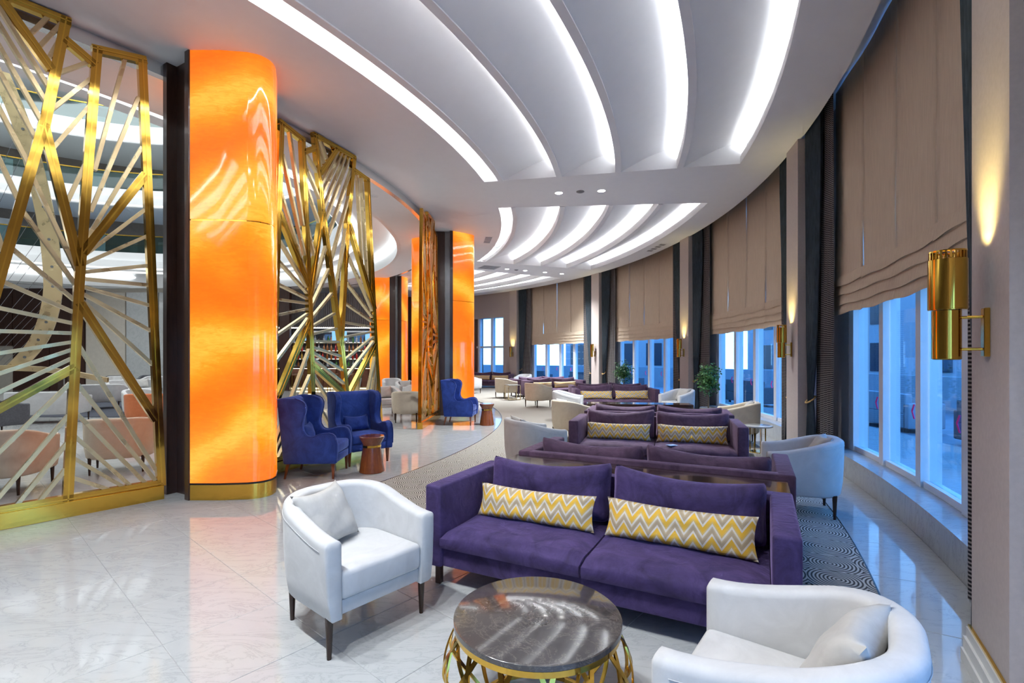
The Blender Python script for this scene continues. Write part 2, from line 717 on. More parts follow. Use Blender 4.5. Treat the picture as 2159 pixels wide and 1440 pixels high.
# tiles of the field, cut by the border ring
tile_rot = R(-41)
ux, uy = math.cos(tile_rot), math.sin(tile_rot)
vx, vy = -uy, ux
TS = 0.6
cands = []
for i in range(-40, 40):
    for j in range(-10, 50):
        s0, t0 = i * TS - 0.15, j * TS + 0.16
        c = Vector(((s0 + TS / 2) * ux + (t0 + TS / 2) * vx, (s0 + TS / 2) * uy + (t0 + TS / 2) * vy, 0))
        if c.y < 1.6 or c.y > 11.5:
            continue
        px = 1079.5 + 1035 * c.x / c.y
        if px < -90 or px > 2250:
            continue
        q = c - Vector((CX, CY, 0))
        r, a = q.length, math.degrees(math.atan2(q.y, q.x))
        if r > 18.95 or (r > 14.2 and a > -27.5):
            continue
        cands.append((c.length, s0, t0, r, a))
cands.sort()
tile_mesh = None


def tile_piece(poly, name):
    """a slab with chamfered edge from a plan polygon"""
    n = len(poly)
    cx = sum(p[0] for p in poly) / n
    cy = sum(p[1] for p in poly) / n
    g, ch = 0.0012, 0.0022

    def inset(p, d):
        L = math.hypot(p[0] - cx, p[1] - cy)
        k = 1 - d * 1.4 / L
        return (cx + (p[0] - cx) * k, cy + (p[1] - cy) * k)
    lo = [inset(p, g) for p in poly]
    hi = [inset(p, g + ch) for p in poly]
    vs = [(x, y, -0.02) for x, y in lo] + [(x, y, -0.0012) for x, y in lo] + [(x, y, 0.0) for x, y in hi]
    fs = []
    for k in range(n):
        j = (k + 1) % n
        fs += [(k, j, n + j, n + k), (n + k, n + j, 2 * n + j, 2 * n + k)]
    fs.append(tuple(range(2 * n, 3 * n)))
    b = MB().add(vs, fs)
    return b


for dist, s0, t0, r, a in cands[:285]:
    poly = [(s0, t0), (s0 + TS, t0), (s0 + TS, t0 + TS), (s0, t0 + TS)]
    w = [(s * ux + t * vx, s * uy + t * vy) for s, t in poly]
    rmax = max(math.hypot(x - CX, y - CY) for x, y in w)
    if rmax < 18.6:
        if tile_mesh is None:
            h = TS / 2
            tile_mesh = tile_piece([(-h, -h), (h, -h), (h, h), (-h, h)], 'tile').mesh('marble_tile', 'marble_tile')
        link('marble_tile', tile_mesh, floor, ((s0 + TS / 2) * ux + (t0 + TS / 2) * vx, (s0 + TS / 2) * uy + (t0 + TS / 2) * vy, 0.0), tile_rot)
    else:
        nx, ny = math.cos(R(a)), math.sin(R(a))
        out = []
        for k in range(4):
            p, q = w[k], w[(k + 1) % 4]
            dp = (p[0] - CX) * nx + (p[1] - CY) * ny - 18.595
            dq = (q[0] - CX) * nx + (q[1] - CY) * ny - 18.595
            if dp <= 0:
                out.append(p)
            if dp * dq < 0:
                k2 = dp / (dp - dq)
                out.append((p[0] + (q[0] - p[0]) * k2, p[1] + (q[1] - p[1]) * k2))
        if len(out) >= 3:
            area = 0.5 * abs(sum(out[k][0] * out[(k + 1) % len(out)][1] - out[(k + 1) % len(out)][0] * out[k][1] for k in range(len(out))))
            if area > 0.02:
                tile_piece(out, 'tile').build('marble_tile', 'marble_tile', floor)
# border slabs along the window ledge
for k in range(13):
    a0 = -36.2 + 2.25 * k
    n = 3
    poly = [tuple(P(18.6, a0 + 2.25 * i / n)[:2]) for i in range(n + 1)] + [tuple(P(R_LEDGE, a0 + 2.25 * i / n)[:2]) for i in range(n, -1, -1)]
    tile_piece(poly, 'tile').build('border_tile', 'marble_tile', floor)

# ---- carpet
carpet = MB().ring(13.75, 18.6, 0.0005, 0.009, -28.4, 62, 90).build('carpet', 'ring_carpet')
tag(carpet, 'grey and beige carpet woven with concentric rings, curving along the lounge', 'carpet')
MB().ring(13.735, 13.75, 0.0005, 0.010, -28.4, 62, 90).build('edge_trim', 'black_metal', carpet)
MB().ring(18.6, 18.61, 0.0005, 0.010, -28.4, 62, 90).build('edge_trim', 'black_metal', carpet)

# ---- ceiling of the lounge with its lit coves
RECESS = [(-70.1, -44.1), (-37.3, -11.3), (-4.5, 21.5), (28.3, 54.3)]
RI, RO = 13.74, 18.27
cb = MB()
cb.ring(11.95, RI, ZS, ZS + 0.1, 0, 360, 160, True)
cb.ring(RO, 18.95, ZS, ZS + 0.12, 0, 360, 200, True)
edges = [-110] + [x for pr in RECESS for x in pr] + [250]
for i in range(0, len(edges), 2):
    cb.ring(RI, RO, ZS, ZS + 0.1, edges[i], edges[i + 1], max(6, int((edges[i + 1] - edges[i]) / 2)))
# lids and side walls of the recesses, curtain pocket
for a0, a1 in RECESS:
    cb.ring(RI - 0.05, RO + 0.15, 5.42, 5.5, a0 - 0.3, a1 + 0.3, 26)
    cb.ring(RI - 0.1, RI, ZS + 0.1, 5.42, a0 - 0.3, a1 + 0.3, 26)
    cb.ring(RO + 0.1, RO + 0.2, ZS + 0.1, 5.42, a0 - 0.3, a1 + 0.3, 26)
    cb.ring(RI, RO + 0.1, ZS + 0.1, 5.42, a0 - 0.3, a0, 1)
    cb.ring(RI, RO + 0.1, ZS + 0.1, 5.42, a1, a1 + 0.3, 1)
cb.ring(18.95, 19.75, 5.22, 5.3, 0, 360, 200, True)
cb.ring(18.9, 18.95, ZS + 0.12, 5.22, 0, 360, 200, True)
# step down towards the atrium and the inner ceiling
cb.ring(11.0, 11.85, ZS - 0.14, ZS - 0.02, 0, 360, 160, True)
ceiling = cb.build('ceiling', 'ceiling_white', smooth=True)
struct(ceiling, 'white plaster ceiling with curved light coves')

MB().ring(11.85, 11.95, ZS - 0.14, ZS + 0.1, 0, 360, 160, True).build('step_band', 'polished_band', ceiling, smooth=True)
RL = [14.03, 15.12, 16.18, 17.24, 18.30]
for a0, a1 in RECESS:
    for k in range(4):
        r0, r1 = RL[k] + 0.09, RL[k + 1]
        prof = [(r0, ZS + 0.005)]
        for i in range(1, 15):
            t = i / 14
            prof.append((r0 + (r1 + 0.10 - r0) * t, ZS + 0.005 + 0.36 * math.sin(math.pi / 2 * t)))
        prof.append((r1 + 0.105, ZS + 0.02))
        MB().sheet(prof, a0, a1, 40).build('curved_panel', 'ceiling_white', ceiling, smooth=True, angle=50)
        if k < 3:
            MB().ring(r1 - 0.01, r1 + 0.09, ZS - 0.012, ZS + 0.10, a0, a1, 40).build('cove_lip', 'ceiling_white', ceiling, smooth=True)
        MB().ring(r1 - 0.012, r1 + 0.006, ZS + 0.09, ZS + (0.155 if k < 3 else 0.17), a0, a1, 40).build('cove_light_shield', 'ceiling_white', ceiling, smooth=True)  # unseen shield added to keep LED light off the lower panel
        zl = ZS + 0.104 if k < 3 else ZS + 0.124
        MB().ring(r1 + 0.035, r1 + 0.075, zl, zl + 0.02, a0 + 0.2, a1 - 0.2, 40).build('led_strip', 'led_white', ceiling)
    # first lip lights the inner wall of the recess
    MB().ring(RL[0] + 0.0, RL[0] + 0.035, ZS + 0.104, ZS + 0.124, a0 + 0.2, a1 - 0.2, 40).build('led_strip', 'led_white', ceiling)
    MB().ring(RL[0] - 0.01, RL[0] + 0.09, ZS - 0.012, ZS + 0.10, a0, a1, 40).build('cove_lip', 'ceiling_white', ceiling, smooth=True)

# ---- outer wall: pillars, infill, windows
wall_r = MB()
wall_r.ring(19.62, 19.75, 0, 5.3, 60.35, 310.25, 120)
for i in range(len(PIL) - 1):
    mid = (PIL[i] + PIL[i + 1]) / 2
    if i == 5:      # last bay: plain wall with one tall window
        wall_r.ring(R_LEDGE, 19.62, 0, 5.3, PIL[i], 45.0, 3)
        wall_r.ring(R_LEDGE, 19.62, 3.62, 5.3, 45.0, 56, 9)
        wall_r.ring(R_LEDGE, 19.62, 0, 5.3, 56, PIL[i + 1], 4)
        continue
    mid += BAY_SHIFT
    wall_r.ring(19.38, 19.62, 0, 5.3, PIL[i], mid - 2 * PANE - 0.1, 3)
    wall_r.ring(19.38, 19.62, 0, 5.3, mid + 2 * PANE + 0.1, PIL[i + 1], 3)
    if i == 0:
        wall_r.ring(19.3, 19.62, 2.12, 5.3, mid - 2 * PANE - 0.1, mid + 2 * PANE + 0.1, 8)
wall_right = wall_r.build('wall_right', 'wallpaper', smooth=True)
struct(wall_right, 'taupe papered outer wall curving round the lounge')
PW = 0.82
for a in PIL:
    MB().ring(R_PILLAR, 19.62, 0, ZS, a - PW, a + PW, 2).build('pillar', 'wallpaper', wall_right)
for i, a in enumerate(PIL[:6]):
    b = MB()
    b.ring(R_PILLAR - 0.018, R_PILLAR, 0, 0.17, a - PW - 0.05, a + PW + 0.05, 2)
    b.ring(R_PILLAR - 0.03, R_PILLAR - 0.018, 0, 0.12, a - PW - 0.05, a + PW + 0.05, 2)
    b.ring(R_PILLAR - 0.04, R_PILLAR - 0.03, 0, 0.06, a - PW - 0.05, a + PW + 0.05, 2)
    o = struct(b.build('baseboard_%d' % (i + 1), 'skirting_white'), 'white stepped skirting at the foot of a pillar')
    MB().ring(R_PILLAR - 0.012, R_PILLAR, 0.17, 0.182, a - PW - 0.05, a + PW + 0.05, 2).build('gold_edge', 'brass_plate', o)

for i in range(5):
    mid = (PIL[i] + PIL[i + 1]) / 2 + BAY_SHIFT
    a0, a1 = mid - 2 * PANE, mid + 2 * PANE
    win = struct(MB().ring(R_LEDGE, 19.62, 0, 0.275, a0 - 0.1, a1 + 0.1, 16).build('window_%d' % (i + 1), 'marble_tile'), 'floor to ceiling window with white aluminium mullions on a marble ledge')
    ztop = 2.12 if i == 0 else 5.2
    for k in range(5):
        a = a0 + k * PANE
        w = 0.18
        a_l, a_r = (a, a + 2 * w) if k == 0 else ((a - 2 * w, a) if k == 4 else (a - w, a + w))
        MB().ring(R_GLASS - 0.07, R_GLASS + 0.10, 0.275, ztop, a_l, a_r, 1).build('mullion', 'aluminium', win)
    for k in range(4):
        p0, p1 = a0 + k * PANE + 0.22, a0 + (k + 1) * PANE - 0.22
        MB().ring(R_GLASS - 0.05, R_GLASS + 0.06, 0.275, 0.34, p0, p1, 2).build('bottom_rail', 'aluminium', win)
        MB().ring(R_GLASS - 0.05, R_GLASS + 0.06, 2.24 if i else 2.04, 2.32 if i else 2.12, p0, p1, 2).build('transom', 'aluminium', win)
        MB().ring(R_GLASS - 0.004, R_GLASS + 0.004, 0.34, ztop, p0, p1, 3).build('pane', 'window_glass', win)
        if i:
            # small magenta arrow film on the pane
            ac = p0 + 0.55
            h = 0.075
            pts = []
            for (du, dz) in ((0.0, 0.0), (0.16, h), (0.26, h), (0.10, 0.0), (0.26, -h), (0.16, -h)):
                pts.append((ac + 0.26 - du, 0.98 + dz))
            n = len(pts)
            vs = [P(R_GLASS - 0.012, aa, z) for aa, z in pts] + [P(R_GLASS - 0.008, aa, z) for aa, z in pts]
            fs = [(0, 1, 2, 3), (0, 3, 4, 5), (n, n + 3, n + 2, n + 1), (n, n + 5, n + 4, n + 3)] + [(q, (q + 1) % n, (q + 1) % n + n, q + n) for q in range(n)]
            MB().add(vs, fs).build('arrow_film', 'magenta_film', win)
# last window without blinds
win = struct(MB().ring(R_LEDGE, 19.62, 0, 0.3, 45.0, 56, 8).build('window_6', 'marble_tile'), 'tall window beyond the last pillar')
for a in (45.0, 47.9, 50.8, 53.7, 55.6):
    MB().ring(R_GLASS - 0.12, R_GLASS + 0.1, 0.3, 3.62, a, a + 0.38, 1).build('mullion', 'aluminium', win)
for k, a in enumerate((45.0, 47.9, 50.8, 53.7)):
    MB().ring(R_GLASS - 0.004, R_GLASS + 0.004, 0.3, 3.62, a + 0.38, a + 2.9, 3).build('pane', 'window_glass', win)
    MB().ring(R_GLASS - 0.06, R_GLASS + 0.06, 2.02, 2.12, a + 0.38, a + 2.9, 3).build('transom', 'aluminium', win)

# ---- atrium: galleries, roof, back walls
gal_z = [(5.25, 6.0), (7.95, 8.7), (10.7, 11.45), (13.4, 14.15)]
at = MB()
at.ring(10.9, 11.0, ZS - 0.14, 5.35, 0, 360, 128, True)
at.ring(9.5, 11.0, 5.25, 5.35, 0, 360, 128, True)
at.ring(13.4, 13.6, 5.35, 16.2, 0, 360, 96, True)
wall_atrium = struct(at.build('wall_atrium', 'paint_white', smooth=True), 'white rings round the open atrium')
MB().ring(13.3, 13.4, 5.35, 16.2, 0, 360, 96, True).build('gallery_wall', 'taupe_upper', wall_atrium, smooth=True)
MB().lathe([(13.6, 16.2), (13.6, 16.3)], 96, CX, CY).build('atrium_roof', 'paint_white', wall_atrium)
for k, (z0, z1) in enumerate(gal_z):
    b = MB()
    b.ring(9.3, 9.5, z0, z1, 0, 360, 128, True)
    b.ring(9.22, 9.3, z0 + 0.10, z0 + 0.40, 0, 360, 128, True)
    if k:
        b.ring(9.5, 13.4, z0 + 0.25, z0 + 0.45, 0, 360, 96, True)
    g = b.build('gallery_parapet', 'paint_white', wall_atrium, smooth=True)
    MB().ring(9.38, 9.40, z1, z1 + 0.72, 0, 360, 128, True).build('glass_railing', 'rail_glass', g, smooth=True)
    MB().ring(9.36, 9.42, z1 + 0.72, z1 + 0.76, 0, 360, 128, True).build('handrail', 'brass_plate', g, smooth=True)
    MB().ring(9.24, 9.29, z0 + 0.05, z0 + 0.08, 0, 360, 128, True).build('led_line', 'gallery_led', g)
    MB().ring(9.7, 9.85, z0 + 0.18 if k else 5.20, z0 + 0.22 if k else 5.235, 0, 360, 128, True).build('led_line', 'gallery_led', g)
    for a in range(60, 250, 14):
        MB().ring(13.24, 13.30, z1 - 0.25, z1 + 1.75, a, a + 3.6, 2).build('gallery_door', 'paint_white' if a % 28 else 'brown_panel', wall_atrium)
MB().ring(10.82, 10.88, 5.12, 5.18, 0, 360, 96, True).build('led_line', 'atrium_led_fill', wall_atrium)
# unseen luminous ring under the roof, added to brighten the atrium
roof_fill = MB().ring(3.0, 8.5, 16.12, 16.18, 0, 360, 64, True).build('atrium_fill_light', 'atrium_led_fill', wall_atrium)

# ground floor back walls beyond the atrium
wb = MB()
wb.box(-34, -11.6, 22.6, 22.8, 0, 5.25)
wall_back = struct(wb.build('wall_back', 'beige_panel'), 'panelled wall at the far side of the atrium')
xs = [-30, -26.2, -22.9, -21.2, -19.6]
for x0, x1 in zip(xs[:-1], xs[1:]):
    MB().box(x0 + 0.02, x1 - 0.02, 22.5, 22.6, 2.05 if x1 < -21.5 else 0, 4.68).build('wood_panel', 'brown_panel', wall_back)
MB().box(-19.55, -17.75, 22.52, 22.6, 0, 4.5).build('plain_panel', 'beige_panel', wall_back)
for k in range(4):
    MB().box(-17.7 + 1.5 * k, -16.25 + 1.5 * k, 22.53, 22.6, 0, 4.5).build('marble_panel', 'marble_tile', wall_back)
MB().box(-30, -11.6, 22.35, 22.6, 4.68, 5.25).build('bulkhead', 'paint_white', wall_back)
wd = MB()
wd.box(-12.6, -11.6, 22.3, 27.4, 0, 5.25)
wd.box(-12.6, -1.6, 27.2, 27.4, 0, 5.25)
wall_bar = struct(wd.build('wall_bar', 'brown_panel'), 'dark brown wall behind the bar')
for x in (-11.58, -11.1, -10.55):
    MB().box(x, x + 0.46, 22.25, 22.36 + (x + 11.6) * 0.1, 0, 4.72).build('wood_panel', 'brown_panel', wall_bar, bevel=0.01)
far_carpet = tag(MB().box(-14.6, -9.4, 12.6, 19.5, 0.0, 0.012).build('area_carpet', 'dark_carpet'), 'dark blue grey carpet under the seats of the atrium', 'carpet')

# ---- outside: terrace and street
ext = MB().ring(19.78, 70, -0.35, -0.12, -75, 75, 40).build('ground', 'terrace_stone')
struct(ext, 'terrace paving outside the windows')
tw = MB().ring(27.0, 27.25, -0.12, 0.95, -70, 70, 60).build('terrace_wall', 'render_dusk_blue')
tag(tw, 'low pale wall bounding the terrace outside', 'wall')


def building(r, a, w, d, h, nx, nz, label, mat='render_dusk_blue'):
    o = P(r, a)
    root = empty('street_building', (o.x, o.y, -0.12), R(a))
    MB().box(0, d, -w / 2, w / 2, 0, h).build('facade', mat, root)
    MB().box(-0.25, d, -w / 2 - 0.2, w / 2 + 0.2, h, h + 0.35).build('cornice', mat, root)
    me = MB().box(-0.06, 0.02, -0.5 * w / nx * 0.55, 0.5 * w / nx * 0.55, 0, h / nz * 0.6).mesh('window', 'dark_glazing')
    for i in range(nx):
        for j in range(nz):
            link('window', me, root, (0, -w / 2 + (i + 0.5) * w / nx, (j + 0.22) * h / nz))
    tag(root, label, 'building')
    return root


building(44, 30, 17, 8, 9.5, 6, 3, 'pale street building seen through the far windows')
building(44, 4, 15, 8, 12, 6, 4, 'pale street building seen between the middle pillars')
building(46, -20, 14, 8, 10, 5, 3, 'pale street building seen through the nearest window')
building(46, 56, 14, 8, 11, 5, 3, 'pale street building beyond the last window')


# ================================================================== ONYX COLUMNS
def onyx_column(a, label):
    r0 = 12.2
    o = P(r0, a)
    root = empty('onyx_column', (o.x, o.y, 0), R(a))     # local x = radial, y = tangential
    half = [(-0.5, 0.27), (-0.34, 0.545), (-0.17, 0.765)]
    arc = spline([(-0.17, 0.765), (-0.08, 0.83), (0.0, 0.845), (0.08, 0.83), (0.17, 0.765)], 5)
    line = half[:2] + arc + [(-y, x) for y, x in reversed(half[:2])]
    for sgn in (1, -1):
        for z0, z1 in ((0.185, 3.02), (3.035, ZS - 0.002)):
            out = [(sgn * x, y) for y, x in line]
            inn = [(sgn * (0.27 + (x - 0.27) * 0.93), y * 0.93) for y, x in reversed(line)]
            MB().prism(out + inn, z0, z1).build('onyx_panel', 'onyx', root, smooth=True, angle=30)
        MB().prism([(sgn * (0.25 + (x - 0.25) * 0.985), y * 0.985) for y, x in line], 3.018, 3.037).build('seam_strip', 'brass_plate', root)
        MB().prism([(sgn * (0.25 + (x - 0.25) * 1.01), y * 1.0) for y, x in line], 0.0, 0.165).build('plinth', 'brass_plate', root, smooth=True, angle=25)
        MB().prism([(sgn * (0.25 + (x - 0.25) * 1.02), y * 1.01) for y, x in line], 0.165, 0.185).build('plinth_edge', 'black_metal', root)
        for t in (-1, 1):
            MB().box(min(sgn * 0.19, sgn * 0.27), max(sgn * 0.19, sgn * 0.27), min(t * 0.395, t * 0.515), max(t * 0.395, t * 0.515), 0, ZS - 0.002).build('edge_trim', 'espresso_wood', root)
    for t in (-1, 1):
        MB().box(-0.19, 0.05, min(t * 0.36, t * 0.41), max(t * 0.36, t * 0.41), 0, ZS - 0.002).build('wood_panel', 'espresso_wood', root)
        MB().box(0.06, 0.19, min(t * 0.36, t * 0.40), max(t * 0.36, t * 0.40), 0, ZS - 0.002).build('metal_strip', 'steel_strip', root)
    MB().box(-0.19, 0.19, -0.36, 0.36, 0, ZS - 0.002).build('core', 'espresso_wood', root)
    return tag(root, label, 'column', 'backlit onyx columns')


onyx_column(-30.2, 'large glowing orange onyx column with brass foot, nearest to the camera')
onyx_column(6.5, 'glowing orange onyx column behind the lone blue wing chair')
onyx_column(43.0, 'farthest glowing orange onyx column, beside the bar')

# ================================================================== GOLD SCREENS
THICK = [
    [(0.18, 4.72), (0.005, 0.14)], [(0.14, 4.72), (0.59, 4.63)], [(0.55, 4.66), (0.60, 3.83), (0.69, 2.27), (0.775, 0.14)],
    [(0.565, 4.47), (0.80, 4.62)], [(0.785, 4.83), (0.94, 3.72)], [(0.75, 4.80), (1.67, 4.80)], [(1.25, 4.80), (0.89, 4.28)],
    [(1.64, 4.82), (1.49, 3.68), (1.34, 1.75)], [(0.94, 3.76), (1.34, 1.72)], [(0.94, 3.72), (0.69, 2.44)], [(1.34, 1.78), (1.48, 0.90)],
    [(0.15, 3.5), (0.665, 2.57)], [(1.52, 3.70), (2.17, 2.37)], [(1.60, 4.60), (2.01, 4.55)], [(1.98, 4.57), (2.2, 1.65), (2.36, 0.14)],
    [(0.685, 2.08), (0.05, 0.86)], [(0.715, 1.45), (1.47, 0.92)], [(2.19, 1.78), (1.50, 0.90)], [(1.49, 0.92), (1.53, 0.14)], [(0.0, 0.17), (2.37, 0.17)],
]
THIN = [
    ((0.32, 4.68), (0.57, 3.42)), ((0.21, 4.3), (0.60, 3.0)), ((0.18, 3.78), (0.63, 2.72)),
    ((0.155, 3.12), (0.68, 2.52)), ((0.14, 2.84), (0.68, 2.45)), ((0.12, 2.53), (0.68, 2.38)), ((0.11, 2.32), (0.68, 2.32)), ((0.10, 2.10), (0.69, 2.25)), ((0.085, 1.82), (0.69, 2.19)), ((0.07, 1.45), (0.69, 2.13)),
    ((0.71, 1.70), (0.05, 0.31)), ((0.725, 1.32), (0.06, 0.21)), ((0.735, 1.03), (0.13, 0.17)), ((0.745, 0.80), (0.26, 0.17)), ((0.755, 0.58), (0.31, 0.17)), ((0.76, 0.38), (0.42, 0.17)),
    ((0.69, 2.35), (1.03, 3.25)), ((0.695, 2.22), (1.10, 2.92)), ((0.70, 2.08), (1.17, 2.55)), ((0.70, 1.97), (1.24, 2.24)), ((0.705, 1.87), (1.29, 2.0)), ((0.71, 1.78), (1.33, 1.78)), ((0.71, 1.70), (1.37, 1.55)), ((0.715, 1.63), (1.41, 1.32)), ((0.715, 1.55), (1.45, 1.10)),
    ((0.725, 1.33), (1.47, 0.40)), ((0.74, 1.02), (1.32, 0.17)), ((0.745, 0.76), (1.14, 0.17)), ((0.76, 0.5), (0.99, 0.17)),
    ((0.61, 4.49), (0.845, 4.27)), ((0.605, 4.32), (0.905, 3.88)), ((0.61, 4.05), (0.90, 3.50)), ((0.63, 3.50), (0.80, 2.98)),
    ((0.90, 4.80), (1.05, 4.52)), ((0.82, 4.76), (0.99, 4.43)), ((0.84, 4.58), (0.93, 4.33)),
    ((1.30, 4.80), (0.905, 4.10)), ((1.38, 4.80), (0.92, 3.95)), ((1.46, 4.80), (0.95, 3.75)), ((1.54, 4.78), (0.98, 3.55)), ((1.61, 4.65), (1.03, 3.30)), ((1.57, 4.25), (1.10, 2.95)), ((1.52, 3.85), (1.20, 2.45)),
    ((1.72, 4.57), (1.85, 3.04)), ((1.83, 4.56), (1.99, 2.78)),  
    ((1.45, 3.25), (2.17, 2.28)), ((1.42, 2.78), (2.17, 2.20)), ((1.40, 2.42), (2.18, 2.13)), ((1.37, 2.10), (2.18, 2.06)), ((1.35, 1.85), (2.18, 1.99)), ((1.40, 1.48), (2.19, 1.92)), ((1.44, 1.20), (2.19, 1.85)),
    ((2.20, 1.58), (1.74, 0.17)), ((2.21, 1.48), (1.95, 0.17)), ((2.22, 1.40), (2.10, 0.17)), ((1.80, 1.2), (1.55, 0.35)),
]


def flat_bar(p, q, w, d):
    """bar in the local xz plane"""
    dx, dz = q[0] - p[0], q[1] - p[1]
    L = math.hypot(dx, dz)
    nx, nz = -dz / L * w / 2, dx / L * w / 2
    poly = [(p[0] + nx, p[1] + nz), (p[0] - nx, p[1] - nz), (q[0] - nx, q[1] - nz), (q[0] + nx, q[1] + nz)]
    return poly


BAR_MESH = {}


def gold_screen(a_tall, a_low, label):
    """a_tall: polar angle of the end with the tall panel; the screen runs to a_low"""
    A, B = P(12.13, a_tall), P(12.13, a_low)
    d = (B - A)
    root = empty('gold_screen', (A.x, A.y, 0), math.atan2(d.y, d.x))
    sc = d.length / 2.37
    key = round(sc, 3)
    if key not in BAR_MESH:
        ms = []
        for pl in THICK:
            for p, q in zip(pl[:-1], pl[1:]):
                ms.append(('frame_bar', MB().prism(flat_bar((p[0] * sc, p[1]), (q[0] * sc, q[1]), 0.078, 0), -0.035, 0.035, 'y').mesh('frame_bar', 'gold_mirror')))
                ms.append(('groove', MB().prism(flat_bar((p[0] * sc, p[1]), (q[0] * sc, q[1]), 0.012, 0), -0.039, 0.039, 'y').mesh('groove', 'brass_plate')))
        for p, q in THIN:
            ms.append(('thin_bar', MB().prism(flat_bar((p[0] * sc, p[1]), (q[0] * sc, q[1]), 0.034, 0), -0.028, 0.028, 'y').mesh('thin_bar', 'gold_satin')))
        L = d.length
        ms.append(('base_plinth', MB().box(-0.01, L + 0.01, -0.06, 0.06, 0.0, 0.15).mesh('base_plinth', 'brass_plate', bevel=0.004)))
        BAR_MESH[key] = ms
    bar = None
    for nm, me in BAR_MESH[key]:
        o = link(nm, me, bar if nm == 'groove' else root)
        if nm == 'frame_bar':
            bar = o
    return tag(root, label, 'screen', 'gold star lattice screens')


gold_screen(-33.1, -44.3, 'tall gold star lattice screen at the left edge, beside the nearest onyx column')
gold_screen(-27.1, -15.7, 'tall gold star lattice screen standing behind the pair of blue wing chairs')
gold_screen(-7.2, 4.0 - 1.6, 'gold star lattice screen seen almost edge on by the lone blue wing chair')
gold_screen(21.5, 11.0, 'gold star lattice screen between the two farther onyx columns, tall end far')


# ================================================================== SEATING
def pillow_mesh(name, w, h, t, mat, ear=0.06, n=14, sag=0.0, seed=0, asym=0.0, p=2.6):
    """pillow standing in local xz plane, bottom at z = 0, thickness along y"""
    rnd = random.Random(seed)
    ph = [rnd.uniform(0, 6.28) for _ in range(6)]
    vs, fs = [], []
    idx = {}
    for side in (0, 1):
        for i in range(n + 1):
            for j in range(n + 1):
                u, v = -1 + 2 * i / n, -1 + 2 * j / n
                if side == 1 and (i in (0, n) or j in (0, n)):
                    idx[(1, i, j)] = idx[(0, i, j)]
                    continue
                e = ((1 - abs(u) ** p) * (1 - abs(v) ** p)) ** 0.5
                rc = 1 - 0.05 * (p > 3) * (abs(u) * abs(v)) ** 6
                x = u * rc * (1 - ear * (1 - v * v) * abs(u) ** 3) * w / 2
                z = v * rc * (1 - ear * 1.3 * (1 - u * u) * abs(v) ** 3) * h / 2 + h / 2
                z -= sag * (1 - u * u) * (v + 1) / 2
                z += asym * u * (v + 1) / 2
                wr = 1 + 0.05 * math.sin(5 * u + 3 * v + ph[0]) + 0.04 * math.sin(7 * v - 4 * u + ph[1])
                y = (e * t / 2 * wr) * (-1 if side == 0 else 1)
                y += 0.012 * math.sin(2.2 * u + ph[2]) * (1 - e)
                idx[(side, i, j)] = len(vs)
                vs.append((x, y, z))
    for i in range(n):
        for j in range(n):
            fs.append((idx[(0, i, j)], idx[(0, i + 1, j)], idx[(0, i + 1, j + 1)], idx[(0, i, j + 1)]))
            fs.append((idx[(1, i, j)], idx[(1, i, j + 1)], idx[(1, i + 1, j + 1)], idx[(1, i + 1, j)]))
    return MB().add(vs, fs).mesh(name, mat, smooth=True, angle=80)


def local_point(root, x, y, z):
    c, s = math.cos(root.rotation_euler[2]), math.sin(root.rotation_euler[2])
    return Vector((root.location.x + c * x - s * y, root.location.y + s * x + c * y, root.location.z + z))


PIL_MESH = {}


def pillow(name, kind, root, x, y, z, label, cat, group, rz=0.0, tilt=0.0, roll=0.0):
    o = link(name, PIL_MESH[kind])
    o.location = local_point(root, x, y, z)
    o.rotation_euler = (tilt, roll, root.rotation_euler[2] + rz)
    return tag(o, label, cat, group)


PIL_MESH['back_a'] = pillow_mesh('back_cushion', 0.97, 0.41, 0.21, 'purple_velvet', 0.03, 24, 0.05, 1, 0.015, 5.0)
PIL_MESH['back_b'] = pillow_mesh('back_cushion', 0.97, 0.41, 0.21, 'purple_velvet', 0.03, 24, 0.05, 2, -0.01, 5.0)
PIL_MESH['mback_a'] = pillow_mesh('back_cushion', 0.97, 0.41, 0.21, 'mauve_lit_velvet', 0.03, 24, 0.05, 3, 0.01, 5.0)
PIL_MESH['mback_b'] = pillow_mesh('back_cushion', 0.97, 0.41, 0.21, 'mauve_lit_velvet', 0.03, 24, 0.05, 4, 0.0, 5.0)
PIL_MESH['chev_a'] = pillow_mesh('chevron_pillow', 0.88, 0.235, 0.15, 'chevron_weave', 0.05, 20, 0.01, 5, 0.0, 3.0)
PIL_MESH['chev_b'] = pillow_mesh('chevron_pillow', 0.90, 0.245, 0.15, 'chevron_weave', 0.05, 20, 0.012, 6, 0.0, 3.0)
PIL_MESH['linen'] = pillow_mesh('linen_pillow', 0.38, 0.36, 0.14, 'grey_linen', 0.08, 18, 0.02, 7, 0.0, 2.8)
PIL_MESH['blue'] = pillow_mesh('blue_pillow', 0.40, 0.24, 0.13, 'blue_velvet', 0.06, 12, 0.02, 8)

SOFA = {}


